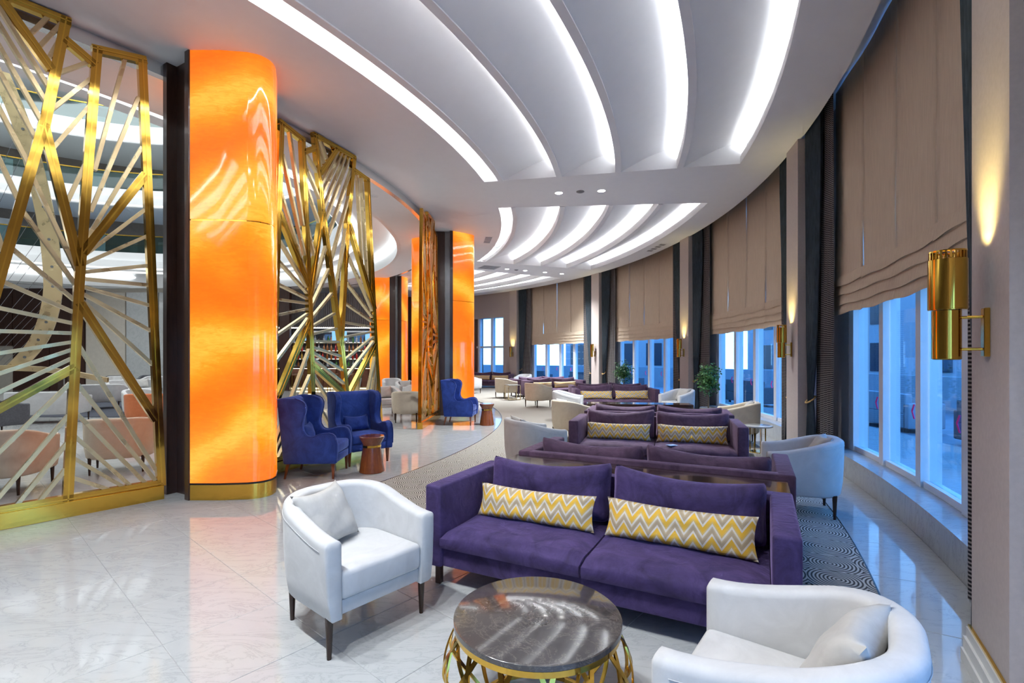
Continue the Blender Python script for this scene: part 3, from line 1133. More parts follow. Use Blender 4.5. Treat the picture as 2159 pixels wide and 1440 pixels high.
def sofa_meshes(mat):
    if mat in SOFA:
        return SOFA[mat]
    W, D = 2.22, 0.90
    w2, d2 = W / 2, D / 2
    S = {}
    S['base'] = MB().box(-w2 + 0.11, w2 - 0.11, -d2 + 0.03, d2 - 0.02, 0.135, 0.27).mesh('base', mat, True, 0.012)
    S['backrest'] = MB().box(-w2 + 0.10, w2 - 0.10, d2 - 0.10, d2, 0.135, 0.68).mesh('backrest', mat, True, 0.014)
    S['arm'] = MB().box(-0.065, 0.065, -d2, d2, 0.135, 0.68).mesh('arm', mat, True, 0.018, 3)
    # seat cushion with crowned top and bulging front
    vs, fs = [], []
    n, m = 12, 10
    cw = (W - 0.26) / 2 - 0.006
    for i in range(n + 1):
        u = -1 + 2 * i / n
        prof = []
        for j in range(m + 1):
            v = j / m
            y = -d2 - 0.005 + (D - 0.12) * v
            crown = 0.018 * (1 - u * u) * math.sin(math.pi * min(1, 0.15 + v * 0.8)) + 0.006 * math.sin(9 * u + 4 * v)
            prof.append((y, 0.378 + crown - (0.016 if abs(u) == 1 else 0) - (0.02 if j == 0 else 0)))
        front = [(-d2 - 0.018, 0.34), (-d2 - 0.020, 0.30), (-d2 - 0.006, 0.272)]
        ring = front[::-1] + prof + [(d2 - 0.12, 0.272)]
        vs += [(u * cw / 2 * (0.995 if abs(u) == 1 else 1), y, z) for y, z in ring]
    k = len(ring)
    for i in range(n):
        for j in range(k):
            fs.append((i * k + j, i * k + (j + 1) % k, (i + 1) * k + (j + 1) % k, (i + 1) * k + j))
    fs += [tuple(range(k)), tuple(n * k + j for j in range(k))[::-1]]
    S['seat_cushion'] = MB().add(vs, fs).mesh('seat_cushion', mat, True, angle=50)
    S['leg'] = MB().box(-0.02, 0.02, -0.02, 0.02, 0, 0.136).mesh('leg', 'espresso_wood', False, 0.003)
    S['cw'] = cw
    SOFA[mat] = S
    return S


def sofa(x, y, rz, mat, label, desc, chevrons=True, only_back=False):
    """desc: how its cushions are told apart"""
    root = empty('purple_sofa', (x, y, 0.008 if y > 3.9 else 0.0), R(rz))
    S = sofa_meshes(mat)
    link('base', S['base'], root)
    link('backrest', S['backrest'], root)
    for s in (-1, 1):
        link('arm', S['arm'], root, (s * (1.11 - 0.065), 0, 0))
        link('seat_cushion', S['seat_cushion'], root, (s * (S['cw'] / 2 + 0.004), 0.0, 0))
        for t in (-1, 1):
            link('leg', S['leg'], root, (s * 1.04, t * 0.38, 0))
    tag(root, label, 'sofa', 'purple sofas set back to back')
    p = 'back_' if mat == 'purple_velvet' else 'mback_'
    zc = 0.385
    pillow('back_cushion', p + 'a', root, -0.485, 0.19, zc, 'left purple back cushion of the ' + desc, 'cushion', 'purple back cushions', tilt=R(-9))
    pillow('back_cushion', p + 'b', root, 0.485, 0.19, zc, 'right purple back cushion of the ' + desc, 'cushion', 'purple back cushions', tilt=R(-9), rz=R(-2))
    if chevrons:
        pillow('chevron_pillow', 'chev_a', root, -0.49, -0.05, zc + 0.005, 'left yellow zigzag lumbar pillow on the ' + desc, 'pillow', 'yellow zigzag pillows', tilt=R(-16), rz=R(1))
        pillow('chevron_pillow', 'chev_b', root, 0.47, -0.05, zc + 0.005, 'right yellow zigzag lumbar pillow on the ' + desc, 'pillow', 'yellow zigzag pillows', tilt=R(-16), rz=R(-1))
    return root


sofa(0.60, 3.24, -27, 'purple_velvet', 'dark purple velvet sofa in the foreground behind the marble coffee table', 'foreground sofa')
s2 = sofa(1.25, 4.43, 154, 'mauve_lit_velvet', 'purple sofa turned away, back to back with the foreground sofa', 'sofa turned away behind the foreground one', chevrons=False)
sofa(1.955, 6.72, -17.4, 'mauve_lit_velvet', 'mauve lit sofa facing us in the second row, beside the round marble side table', 'second row sofa facing us')
sofa(2.35, 7.98, 162.6, 'mauve_lit_velvet', 'mauve lit sofa turned away, back to back with the second row sofa', 'sofa turned away behind the second row', chevrons=False)
sofa(2.78, 13.35, 0, 'mauve_lit_velvet', 'mauve lit sofa facing us in the third row, behind the long dark console', 'third row sofa facing us')
sofa(2.85, 14.72, 180, 'mauve_lit_velvet', 'mauve lit sofa turned away behind the third row', 'sofa turned away behind the third row', chevrons=False)
sofa(1.53, 18.1, 20.6, 'mauve_lit_velvet', 'mauve lit sofa facing us in the fourth row', 'fourth row sofa facing us')
sofa(1.08, 19.4, 200.6, 'mauve_lit_velvet', 'mauve lit sofa turned away behind the fourth row', 'sofa turned away behind the fourth row', chevrons=False)
sofa(-1.05, 24.5, -12, 'mauve_lit_velvet', 'farthest mauve lit sofa under the last tall window', 'farthest sofa under the last window')


def console(x, y, rz, L, D, H, label):
    root = empty('console_table', (x, y, 0.009), R(rz))
    MB().box(-L / 2, L / 2, -D / 2, D / 2, H - 0.045, H).build('top', 'console_wood', root, bevel=0.003)
    MB().box(-L / 2, -L / 2 + 0.05, -D / 2, D / 2, 0, H - 0.045).build('side_panel', 'espresso_wood', root)
    MB().box(L / 2 - 0.05, L / 2, -D / 2, D / 2, 0, H - 0.045).build('side_panel', 'espresso_wood', root)
    MB().box(-L / 2 + 0.05, L / 2 - 0.05, -D / 2 + 0.03, D / 2 - 0.03, H - 0.15, H - 0.045).build('apron', 'espresso_wood', root)
    return tag(root, label, 'table', 'console tables between sofas')


console(0.93, 3.84, -26.5, 2.16, 0.36, 0.65, 'glossy dark wood console between the foreground sofa and the one behind it')
console(2.15, 7.35, -17.4, 2.16, 0.34, 0.65, 'glossy dark wood console between the two sofas of the second row')
console(2.55, 9.9, -8, 2.05, 0.42, 0.60, 'long dark wood console standing alone in front of the third row sofa')
console(2.82, 14.03, 0, 2.16, 0.34, 0.65, 'dark wood console behind the third row sofa')

# tub chair -------------------------------------------------------------
TUB = {}


def tub_meshes(mat, W=0.71):
    key = (mat, W)
    if key in TUB:
        return TUB[key]
    S = {}
    D = 0.68
    hw, th = W / 2, 0.095
    # centre line of the shell from the left front over the back to the right front
    path = []
    r = 0.30
    yb, yf = D / 2, -D / 2
    for i in range(9):
        path.append((-hw, yf + (yb - r - yf) * i / 8, -1, 0))
    for i in range(1, 13):
        a = math.pi - math.pi / 2 * i / 12
        path.append((-hw + r + r * math.cos(a), yb - r + r * math.sin(a), math.cos(a), math.sin(a)))
    nb = max(4, int((W - 2 * r) / 0.05))
    for i in range(1, nb):
        path.append((-hw + r + (W - 2 * r) * i / nb, yb, 0, 1))
    for i in range(0, 13):
        a = math.pi / 2 - math.pi / 2 * i / 12
        path.append((hw - r + r * math.cos(a), yb - r + r * math.sin(a), math.cos(a), math.sin(a)))
    for i in range(7, -1, -1):
        path.append((hw, yf + (yb - r - yf) * i / 8, 1, 0))
    vs, fs = [], []
    rings = []
    N = len(path)

    def section(px, py, nx, ny, shrink=0.0):
        t = (py - yf) / D
        top = 0.615 + 0.125 * (3 * t * t - 2 * t ** 3) - shrink
        cr = 0.030
        zb = 0.205
        # (offset inwards, z): outside bottom -> outside top -> inside top -> inside bottom
        prof = [(0.045, zb), (0.030, zb + 0.02), (0.012, 0.34), (0.004, 0.50), (0.0, top - cr)]
        for k in range(1, 5):
            a = math.pi / 2 * k / 4
            prof.append((cr - cr * math.cos(a), top - cr + cr * math.sin(a)))
        for k in range(0, 5):
            a = math.pi / 2 * k / 4
            prof.append((th - cr + cr * math.sin(a), top - cr + cr * math.cos(a)))
        prof += [(th, 0.45), (th + 0.005, zb)]
        if shrink:
            prof = [(max(shrink * 0.8, min(th - shrink * 0.8, o)), max(zb + shrink * 0.5, z)) for o, z in prof]
        return [(px - nx * o, py - ny * o, z) for o, z in prof]
    secs = []
    x0, y0, nx, ny = path[0]
    secs.append(section(x0, y0 - 0.012, nx, ny, 0.022))
    secs.append(section(x0, y0 - 0.006, nx, ny, 0.008))
    for p in path:
        secs.append(section(*p))
    x0, y0, nx, ny = path[-1]
    secs.append(section(x0, y0 - 0.006, nx, ny, 0.008))
    secs.append(section(x0, y0 - 0.012, nx, ny, 0.022))
    k = len(secs[0])
    for s_ in secs:
        vs += s_
    for i in range(len(secs) - 1):
        for j in range(k):
            fs.append((i * k + j, i * k + (j + 1) % k, (i + 1) * k + (j + 1) % k, (i + 1) * k + j))
    fs += [tuple(range(k)), tuple((len(secs) - 1) * k + j for j in range(k))[::-1]]
    S['shell'] = MB().add(vs, fs).mesh('shell', mat, True, angle=60)
    # seam piping line a little below the rim, on the outside
    S['seam'] = MB().tube([(px + nx * 0.0015, py + ny * 0.0015, 0.615 + 0.125 * (3 * ((py - yf) / D) ** 2 - 2 * ((py - yf) / D) ** 3) - 0.052) for px, py, nx, ny in path[1:-1]], 0.0016, 5).mesh('seam', mat, True)
    # seat
    iw = hw - th
    plan = [(-iw, yf - 0.005), (iw, yf - 0.005), (iw, yb - r)]
    for i in range(1, 8):
        a = math.pi / 2 * i / 8
        plan.append((hw - r + (r - th) * math.cos(a), yb - r + (r - th) * math.sin(a)))
    for i in range(0, 8):
        a = math.pi / 2 + math.pi / 2 * i / 8
        plan.append((-hw + r + (r - th) * math.cos(a), yb - r + (r - th) * math.sin(a)))
    S['seat_cushion'] = MB().prism(plan, 0.295, 0.445).mesh('seat_cushion', mat, True, 0.028, 3, angle=50)
    S['front_rail'] = MB().prism([(x * 0.99, max(y, yf + 0.015) * 0.985) for x, y in plan], 0.215, 0.292).mesh('front_rail', mat, True, 0.01)
    b = MB().tube([(0, 0, 0.0), (0, 0, 0.05), (0, 0, 0.225)], [0.012, 0.014, 0.022], 10)
    S['leg'] = b.mesh('leg', 'leg_brown', True)
    S['legs'] = [(sx * (hw - ins), sy, 0) for sx in (-1, 1) for ins, sy in ((0.055, yf + 0.05), (0.115, yb - 0.11))]
    TUB[key] = S
    return S


CHAIR_N = [0]


def tub_chair(x, y, f, label, mat='white_velvet', W=0.71, pil=None, cat='armchair', name='tub_chair', z=0.0):
    rz = face_rot(*f)
    root = empty(name, (x, y, z), rz)
    S = tub_meshes(mat, W)
    sh = link('shell', S['shell'], root)
    link('seam', S['seam'], sh)
    link('seat_cushion', S['seat_cushion'], root)
    link('front_rail', S['front_rail'], root)
    for lp in S['legs']:
        link('leg', S['leg'], root, lp)
    tag(root, label, cat, 'pale tub chairs')
    if pil:
        pillow('linen_pillow', 'linen', root, pil[0], pil[1] - 0.085, 0.455, pil[2], 'pillow', 'grey linen pillows', rz=pil[3], tilt=R(-30))
    return root


CZ = 0.009
tub_chair(-0.965, 2.93, (0.765, -0.644), 'pale grey velvet tub chair in the foreground, left of the purple sofa', pil=(-0.06, 0.10, 'square grey linen pillow in the foreground tub chair left of the sofa', R(22)))
tub_chair(0.925, 1.61, (-0.80, 0.60), 'white velvet tub chair cut by the bottom edge, right of the marble coffee table', pil=(0.0, 0.13, 'square grey linen pillow in the tub chair at the bottom right', R(-8)))
tub_chair(0.25, 6.40, (0.93, 0.36), 'grey tub chair at the left end of the sofa turned away', z=CZ, pil=(0.0, 0.12, 'grey linen pillow in the tub chair left of the second row sofa', 0))
tub_chair(2.93, 4.95, (-0.92, 0.38), 'white tub chair close to the near window, right of the sofas', z=CZ, pil=(0.0, 0.13, 'pale pillow in the tub chair close to the near window', 0))
tub_chair(1.10, 9.15, (0.85, 0.52), 'cream tub chair left of the sofa turned away in the second row', z=CZ, mat='cream_velvet', pil=(0, 0.12, 'pale pillow in the cream tub chair of the second row', 0))
tub_chair(1.30, 11.6, (0.96, -0.25), 'cream tub chair in front of the left end of the third row sofa', z=CZ)
tub_chair(4.05, 8.75, (-0.93, 0.36), 'cream tub chair behind the round marble side table', z=CZ, mat='cream_velvet', pil=(0, 0.13, 'pale pillow in the tub chair behind the side table', 0))
tub_chair(4.12, 12.1, (-0.88, -0.47), 'white tub chair at the right end of the third row sofa', z=CZ, pil=(0, 0.13, 'pale pillow in the tub chair right of the third row sofa', 0))
tub_chair(0.75, 15.1, (0.70, 0.71), 'beige tub chair with its back to us in front of the fourth row sofa', z=CZ, mat='cream_velvet')
tub_chair(-0.28, 18.4, (0.75, 0.66), 'cream tub chair beside the thin gold side table', z=CZ, mat='cream_velvet')
tub_chair(0.55, 22.6, (-0.5, -0.87), 'white tub chair at the far end under the last wall lamp', z=CZ)
tub_chair(-1.75, 20.6, (0.6, 0.8), 'cream tub chair at the far end beside the middle onyx column', z=CZ)

# seats of the atrium
tub_chair(-5.86, 5.62, (-0.30, 0.95), 'peach lit tub chair behind the near gold screen, cut by the left edge', W=0.80, mat='cream_velvet')  # cream fabric carries part of the column's orange light
tub_chair(-5.34, 6.72, (-0.42, 0.91), 'peach lit tub chair behind the near gold screen, next to the onyx column', W=0.80, mat='cream_velvet')  # orange column light partly put into the cream fabric colour
tub_chair(-2.52, 11.75, (-0.15, 0.99), 'cream tub chair with its back to us beside the edge on screen', mat='cream_velvet')
tub_chair(-3.35, 13.1, (0.55, -0.83), 'white tub chair facing us between the two gold screens', pil=(0, 0.12, 'grey pillow in the tub chair between the gold screens', 0))
tub_chair(-3.55, 11.2, (0.25, 0.97), 'cream tub chair half hidden by the end of the middle screen', mat='cream_velvet')
tub_chair(-4.5, 18.4, (0.4, -0.92), 'far white tub chair in front of the farthest onyx column')
tub_chair(-3.5, 16.3, (0.5, -0.87), 'far white tub chair with a pillow left of the middle column', pil=(0, 0.12, 'grey pillow in the far tub chair left of the middle column', 0))
tub_chair(-2.9, 15.2, (-0.7, 0.7), 'peach lit tub chair left of the middle column')
tub_chair(-8.15, 11.0, (-0.3, 0.95), 'orange lit tub chair seen through the right side of the near screen', mat='orange_lit_velvet', W=0.86)
tub_chair(-9.25, 12.2, (0.8, -0.6), 'cream tub chair facing right next to the orange lit one')
tub_chair(-12.4, 14.6, (-0.45, 0.89), 'pale grey two seat settee with its back to us beyond the near screen', W=1.45, cat='settee', name='settee')
tub_chair(-13.3, 17.2, (0.7, -0.7), 'pale grey settee facing us across the atrium', W=1.45, cat='settee', name='settee', pil=(0.3, 0.12, 'white pillow on the settee facing us across the atrium', 0))
tub_chair(-16.4, 20.3, (0.5, -0.86), 'small white tub chair far across the atrium, left one')
tub_chair(-15.1, 20.6, (0.1, -1), 'small white tub chair far across the atrium, right one')
tub_chair(-11.0, 11.6, (-0.25, 0.97), 'low pale settee on a gold foot beyond the near screen', W=1.5, cat='settee', name='settee')
tub_chair(-10.1, 9.6, (0.2, 0.98), 'dark grey tub chair cut by the left edge beyond the near screen', mat='slate_grey_fabric')
tub_chair(-17.2, 21.3, (-0.6, 0.8), 'dark grey armchair far across the atrium by the white wall', mat='slate_grey_fabric')
tub_chair(-16.0, 21.6, (0.4, -0.9), 'dark grey armchair far across the atrium, right of the other', mat='slate_grey_fabric')

# wing chair --------------------------------------------------------------
WING = {}


def wing_meshes():
    S = {}
    # side outline in (y, z): y grows backwards
    front = [(-0.35, 0.20), (-0.36, 0.36), (-0.355, 0.47), (-0.32, 0.555), (-0.25, 0.585), (-0.16, 0.575), (-0.06, 0.545), (0.02, 0.56), (0.065, 0.64), (0.06, 0.74), (0.035, 0.84), (0.03, 0.92), (0.07, 0.985), (0.16, 1.02)]
    top = spline(front, 4)
    out = top + [(0.30, 1.03), (0.385, 1.02), (0.375, 0.95), (0.34, 0.6), (0.30, 0.20)]
    S['side_wing'] = MB().prism(out, -0.045, 0.045, 'x').mesh('side_wing', 'blue_velvet', True, 0.02, 3, angle=40)
    S['piping'] = MB().tube([(0, y - 0.003, z + 0.003) for y, z in top[2:]], 0.007, 6).mesh('piping', 'blue_velvet', True)
    back = [(0.20, 0.22), (0.225, 0.6), (0.27, 0.98), (0.31, 1.015), (0.385, 1.02), (0.375, 0.95), (0.34, 0.6), (0.30, 0.22)]
    S['backrest'] = MB().prism(back, -0.29, 0.29, 'x').mesh('backrest', 'blue_velvet', True, 0.018, 2, angle=45)
    S['seat_cushion'] = MB().box(-0.262, 0.262, -0.345, 0.21, 0.305, 0.435).mesh('seat_cushion', 'blue_velvet', True, 0.03, 3, angle=50)
    S['front_rail'] = MB().box(-0.262, 0.262, -0.335, 0.21, 0.20, 0.30).mesh('front_rail', 'blue_velvet', True, 0.01)
    S['leg'] = MB().tube([(0, 0, 0), (0, 0, 0.21)], [0.016, 0.030], 4).mesh('leg', 'walnut', False)
    S['leg_back'] = MB().tube([(0, 0.05, 0), (0, 0, 0.21)], [0.016, 0.030], 4).mesh('leg', 'walnut', False)
    return S


WING = wing_meshes()


def wing_chair(x, y, f, label, plabel):
    root = empty('wing_chair', (x, y, 0), face_rot(*f))
    for s in (-1, 1):
        o = link('side_wing', WING['side_wing'], root, (s * 0.31, 0, 0))
        link('piping', WING['piping'], o, (s * 0.04, 0, 0))
        link('leg', WING['leg'], root, (s * 0.29, -0.30, 0))
        link('leg', WING['leg_back'], root, (s * 0.27, 0.26, 0))
    for k in ('backrest', 'seat_cushion', 'front_rail'):
        link(k, WING[k], root)
    tag(root, label, 'armchair', 'royal blue wing chairs')
    if plabel:
        pillow('blue_pillow', 'blue', root, 0.0, 0.09, 0.44, plabel, 'pillow', 'royal blue pillows', tilt=R(-16), rz=R(3))
    return root


wing_chair(-2.58, 6.50, (0.995, 0.05), 'royal blue wing chair seen from the side, left of the walnut stool', 'small blue velvet pillow in the wing chair seen from the side')
wing_chair(-2.27, 7.33, (0.66, -0.75), 'royal blue wing chair facing the walnut stool in front of the gold screen', 'small blue velvet pillow in the wing chair facing the walnut stool')
wing_chair(-1.20, 11.35, (0.97, -0.1), 'lone royal blue wing chair before the middle onyx column', None)


def drum_table(x, y, label):
    root = empty('drum_table', (x, y, 0), 0)
    MB().lathe([(0.160, 0.0), (0.168, 0.01), (0.160, 0.05), (0.118, 0.335)], 24).build('body', 'walnut', root, smooth=True)
    MB().lathe([(0.119, 0.335), (0.122, 0.337), (0.122, 0.365), (0.119, 0.367)], 24).build('gold_band', 'gold_mirror', root, smooth=True)
    MB().lathe([(0.119, 0.367), (0.125, 0.385), (0.165, 0.455), (0.166, 0.478), (0.160, 0.484)], 24).build('top', 'walnut', root, smooth=True)
    return tag(root, label, 'side table', 'walnut drum tables')


drum_table(-1.89, 6.62, 'walnut drum side table with a gold band between the pair of wing chairs')
drum_table(-0.57, 11.15, 'walnut drum side table beside the lone wing chair')


# marble coffee table -------------------------------------------------------
def coffee_table(x, y):
    root = empty('coffee_table', (x, y, 0), 0)
    rt = 0.357
    MB().lathe([(rt - 0.012, 0.422), (rt, 0.426), (rt, 0.446), (rt - 0.006, 0.450)], 96).build('marble_top', 'brown_marble', root, smooth=True)
    b = MB()
    n = 72
    vs, fs = [], []
    for i in range(n):
        a = 2 * math.pi * i / n
        for r_, z in ((rt - 0.022, 0.398), (rt - 0.006, 0.398), (rt - 0.006, 0.421), (rt - 0.022, 0.421)):
            vs.append((r_ * math.cos(a), r_ * math.sin(a), z))
    for i in range(n):
        j = (i + 1) % n
        for k in range(4):
            fs.append((4 * i + k, 4 * i + (k + 1) % 4, 4 * j + (k + 1) % 4, 4 * j + k))
    b.add(vs, fs).build('rim_ring', 'gold_mirror', root, smooth=True)
    vs = []
    for i in range(n):
        a = 2 * math.pi * i / n
        for r_, z in ((0.27, 0.0), (0.29, 0.0), (0.29, 0.018), (0.27, 0.018)):
            vs.append((r_ * math.cos(a), r_ * math.sin(a), z))
    MB().add(vs, fs).build('foot_ring', 'gold_mirror', root, smooth=True)
    m = 14
    for s in (-1, 1):
        vs, fs2 = [], []
        N = 18
        for i in range(N + 1):
            t = i / N
            z = 0.018 + 0.38 * t
            r_ = 0.28 + 0.065 * t + 0.085 * math.sin(math.pi * t)
            ph = s * R(26) * (t - 0.5)
            for dr, dp in ((-0.004, -0.028), (0.004, -0.028), (0.004, 0.028), (-0.004, 0.028)):
                a = ph + dp / 1.0
                vs.append(((r_ + dr) * math.cos(a), (r_ + dr) * math.sin(a), z))
        for i in range(N):
            for k in range(4):
                fs2.append((4 * i + k, 4 * i + (k + 1) % 4, 4 * i + 4 + (k + 1) % 4, 4 * i + 4 + k))
        fs2 += [(3, 2, 1, 0), (4 * N, 4 * N + 1, 4 * N + 2, 4 * N + 3)]
        me = MB().add(vs, fs2).mesh('curved_bar', 'gold_mirror', True)
        for i in range(m):
            link('curved_bar', me, root, (0, 0, 0), 2 * math.pi * (i + (0.25 if s > 0 else 0.0)) / m)
    return tag(root, 'round brown marble coffee table on a cage of curved gold bars', 'coffee table')


coffee_table(0.108, 2.105)


def round_side_table(x, y, r, h, label):
    root = empty('side_table', (x, y, CZ), 0)
    MB().lathe([(r - 0.006, h - 0.022), (r, h - 0.018), (r, h - 0.004), (r - 0.006, h)], 40).build('marble_top', 'marble_tile', root, smooth=True)
    for k in range(8):
        a = 2 * math.pi * k / 8
        MB().tube([(r * 0.55 * math.cos(a), r * 0.55 * math.sin(a), 0), (r * 0.55 * math.cos(a), r * 0.55 * math.sin(a), h - 0.022)], 0.006, 6).build('rod', 'brass_plate', root, smooth=True)
    MB().lathe([(r * 0.62, 0.0), (r * 0.62, 0.010)], 32).build('foot', 'brass_plate', root)
    return tag(root, label, 'side table')


round_side_table(3.98, 7.95, 0.22, 0.43, 'round marble side table on thin rods by the second window')


def c_table(x, y, label):
    root = empty('gold_side_table', (x, y, CZ), 0.3)
    w, h, q = 0.22, 0.54, 0.012
    MB().box(-w, w, -w, w, h - 0.02, h).build('top', 'marble_tile', root, bevel=0.003)
    for sx in (-1, 1):
        for sy in (-1, 1):
            MB().box(sx * w - q, sx * w + q, sy * w - q, sy * w + q, 0, h - 0.02).build('leg', 'gold_satin', root)
    for sy in (-1, 1):
        MB().box(-w, w, sy * w - q, sy * w + q, 0, 2 * q).build('stretcher', 'gold_satin', root)
    return tag(root, label, 'side table')


c_table(0.02, 17.6, 'square gold framed side table in front of the far cream chairs')

card = tag(MB().box(-0.06, 0.06, -0.045, 0.045, 0, 0.004).build('menu_card', 'paper_blue'), 'small pale blue card lying on the seat of the second row sofa', 'card')
card.location = (2.06, 6.33, 0.408)
card.rotation_euler[2] = 0.4


# ================================================================== WALL LAMPS
def sconce(a, label):
    o = P(R_PILLAR, a)
    root = empty('wall_lamp', (o.x, o.y, 0), R(a))     # local -x points into the room
    cx = -0.145
    MB().box(-0.022, 0.0, -0.026, 0.026, 1.55, 1.775).build('back_plate', 'gold_mirror', root, bevel=0.003)
    for z in (1.585, 1.735):
        MB().tube([(-0.02, 0, z), (cx, 0.012, z)], 0.007, 8).build('bracket_arm', 'brass_plate', root, smooth=True)
    MB().lathe([(0.050, 1.535), (0.056, 1.54), (0.056, 1.77)], 28, cx, 0.022).build('lower_cylinder', 'gold_mirror', root, smooth=True)
    MB().lathe([(0.070, 1.772), (0.074, 1.775), (0.074, 2.01), (0.068, 2.012), (0.068, 1.80)], 32, cx, 0.0, cap=False).build('upper_cylinder', 'gold_mirror', root, smooth=True)
    MB().lathe([(0.072, 1.771), (0.072, 1.774)], 32, cx, 0.0).build('cylinder_floor', 'gold_mirror', root)
    crown = MB()
    for k in range(24):
        t = 2 * math.pi * k / 24
        m = Matrix.Translation((cx, 0, 0)) @ Matrix.Rotation(t, 4, 'Z')
        crown.box(0.062, 0.070, -0.004, 0.004, 2.012, 2.045, m)
    crown.lathe([(0.060, 2.045), (0.071, 2.045), (0.071, 2.052), (0.060, 2.052)], 32, cx, 0, cap=False)
    crown.build('crown', 'gold_mirror', root)
    MB().lathe([(0.02, 1.90), (0.03, 1.93), (0.02, 1.97)], 16, cx, 0).build('bulb', 'warm_lamp', root, smooth=True)
    ld = bpy.data.lights.new('lamp_glow', 'SPOT')
    ld.energy = 26.0
    ld.color = (1.0, 0.80, 0.28)
    ld.spot_size = R(80)
    ld.spot_blend = 0.9
    ld.shadow_soft_size = 0.03
    lo = bpy.data.objects.new('lamp_glow', ld)
    COL.objects.link(lo)
    lo.parent = root
    lo.location = (cx + 0.03, 0, 1.985)
    lo.rotation_euler = (0, R(180 + 22), 0)
    return tag(root, label, 'wall lamp', 'brass wall lamps on the pillars')


for a, w in zip([-31.0, -13.0, 5.3, 23.65, 42.0], ['on the nearest pillar at the right edge, largest of all', 'on the second pillar, above the near white tub chair', 'on the third pillar, right of the green ficus', 'on the fourth pillar, left of the green ficus', 'on the farthest pillar, beside the last window']):
    sconce(a, 'two stage brass wall lamp ' + w)


# ================================================================== BLINDS AND CURTAINS
def roman_blind(mid, k, name, wlabel):
    """one of four blinds in a window bay; k = 0 (low angle end) .. 3"""
    rb = 19.21
    a0 = mid + (k - 2) * PANE + 0.006
    a1 = a0 + PANE - 0.012
    c = P(rb, (a0 + a1) / 2)
    root = empty('roman_blind', (c.x, c.y, 0), R((a0 + a1) / 2))

    def loc(r, a, z):
        v = P(r, a, z) - Vector((c.x, c.y, 0))
        th = -R((a0 + a1) / 2)
        return (v.x * math.cos(th) - v.y * math.sin(th), v.x * math.sin(th) + v.y * math.cos(th), v.z)
    zb = 2.12
    rnd = random.Random(name)
    ph = rnd.uniform(0, 6)
    prof = [(0.0, 5.2), (0.006, 3.7), (0.0, 3.25), (0.0, 2.95), (0.0, 2.62), (0.0, 2.15)]
    n = 10
    b = MB()
    vs, fs = [], []
    for i in range(n + 1):
        a = a0 + (a1 - a0) * i / n
        for q, (dr, z) in enumerate(prof):
            wv = 0.006 * math.sin(6.0 * i / n + ph + q)
            # the long panel narrows a little half way up so light shows at the seam
            aa = a
            if k == 2:
                aa = (a0 + a1) / 2 + (a - (a0 + a1) / 2) * (1, 1, 0.985, 0.965, 0.985, 1)[q]
            vs.append(loc(rb + dr + wv, aa, z))
    m = len(prof)
    for i in range(n):
        for q in range(m - 1):
            fs.append((i * m + q, i * m + q + 1, (i + 1) * m + q + 1, (i + 1) * m + q))
    # slight inward bow of the two sides leaves a sliver of light
    o = b.add(vs, fs).build('panel', 'blind_linen', root, smooth=True)
    sol = o.modifiers.new('thick', 'SOLIDIFY')
    sol.thickness = 0.006
    for q in range(4):
        z1 = 2.64 - q * 0.13
        z0 = z1 - 0.145 if q < 3 else zb
        vs, fs = [], []
        for i in range(n + 1):
            a = a0 + (a1 - a0) * i / n
            wv = 0.010 * math.sin(7.0 * i / n + ph + q * 1.3)
            for dr, z in ((0.0, z1), (-0.008, z1 - 0.02), (-0.024, z0 + 0.02), (-0.028, z0 + wv), (-0.004, z0 + 0.018 + wv)):
                vs.append(loc(rb + dr - 0.006, a, z))
        for i in range(n):
            for j in range(4):
                fs.append((i * 5 + j, i * 5 + j + 1, (i + 1) * 5 + j + 1, (i + 1) * 5 + j))
        o = MB().add(vs, fs).build('fold', 'blind_linen', root, smooth=True)
    return tag(root, wlabel, 'blind', 'beige roman blinds')


def drape_sheet(a_of, r0, z_levels, waves, amp, n, thick_pts=None):
    """pleated sheet: a_of(u, z) -> (angle, fullness)"""
    vs, fs = [], []
    for zi, z in enumerate(z_levels):
        for i in range(n + 1):
            u = i / n
            a, k = a_of(u, z)
            r = r0 + amp * k * math.sin(2 * math.pi * waves * u + 0.4 * math.sin(z * 0.7))
            vs.append(P(r, a, z))
    m = n + 1
    for zi in range(len(z_levels) - 1):
        for i in range(n):
            fs.append((zi * m + i, zi * m + i + 1, (zi + 1) * m + i + 1, (zi + 1) * m + i))
    return vs, fs


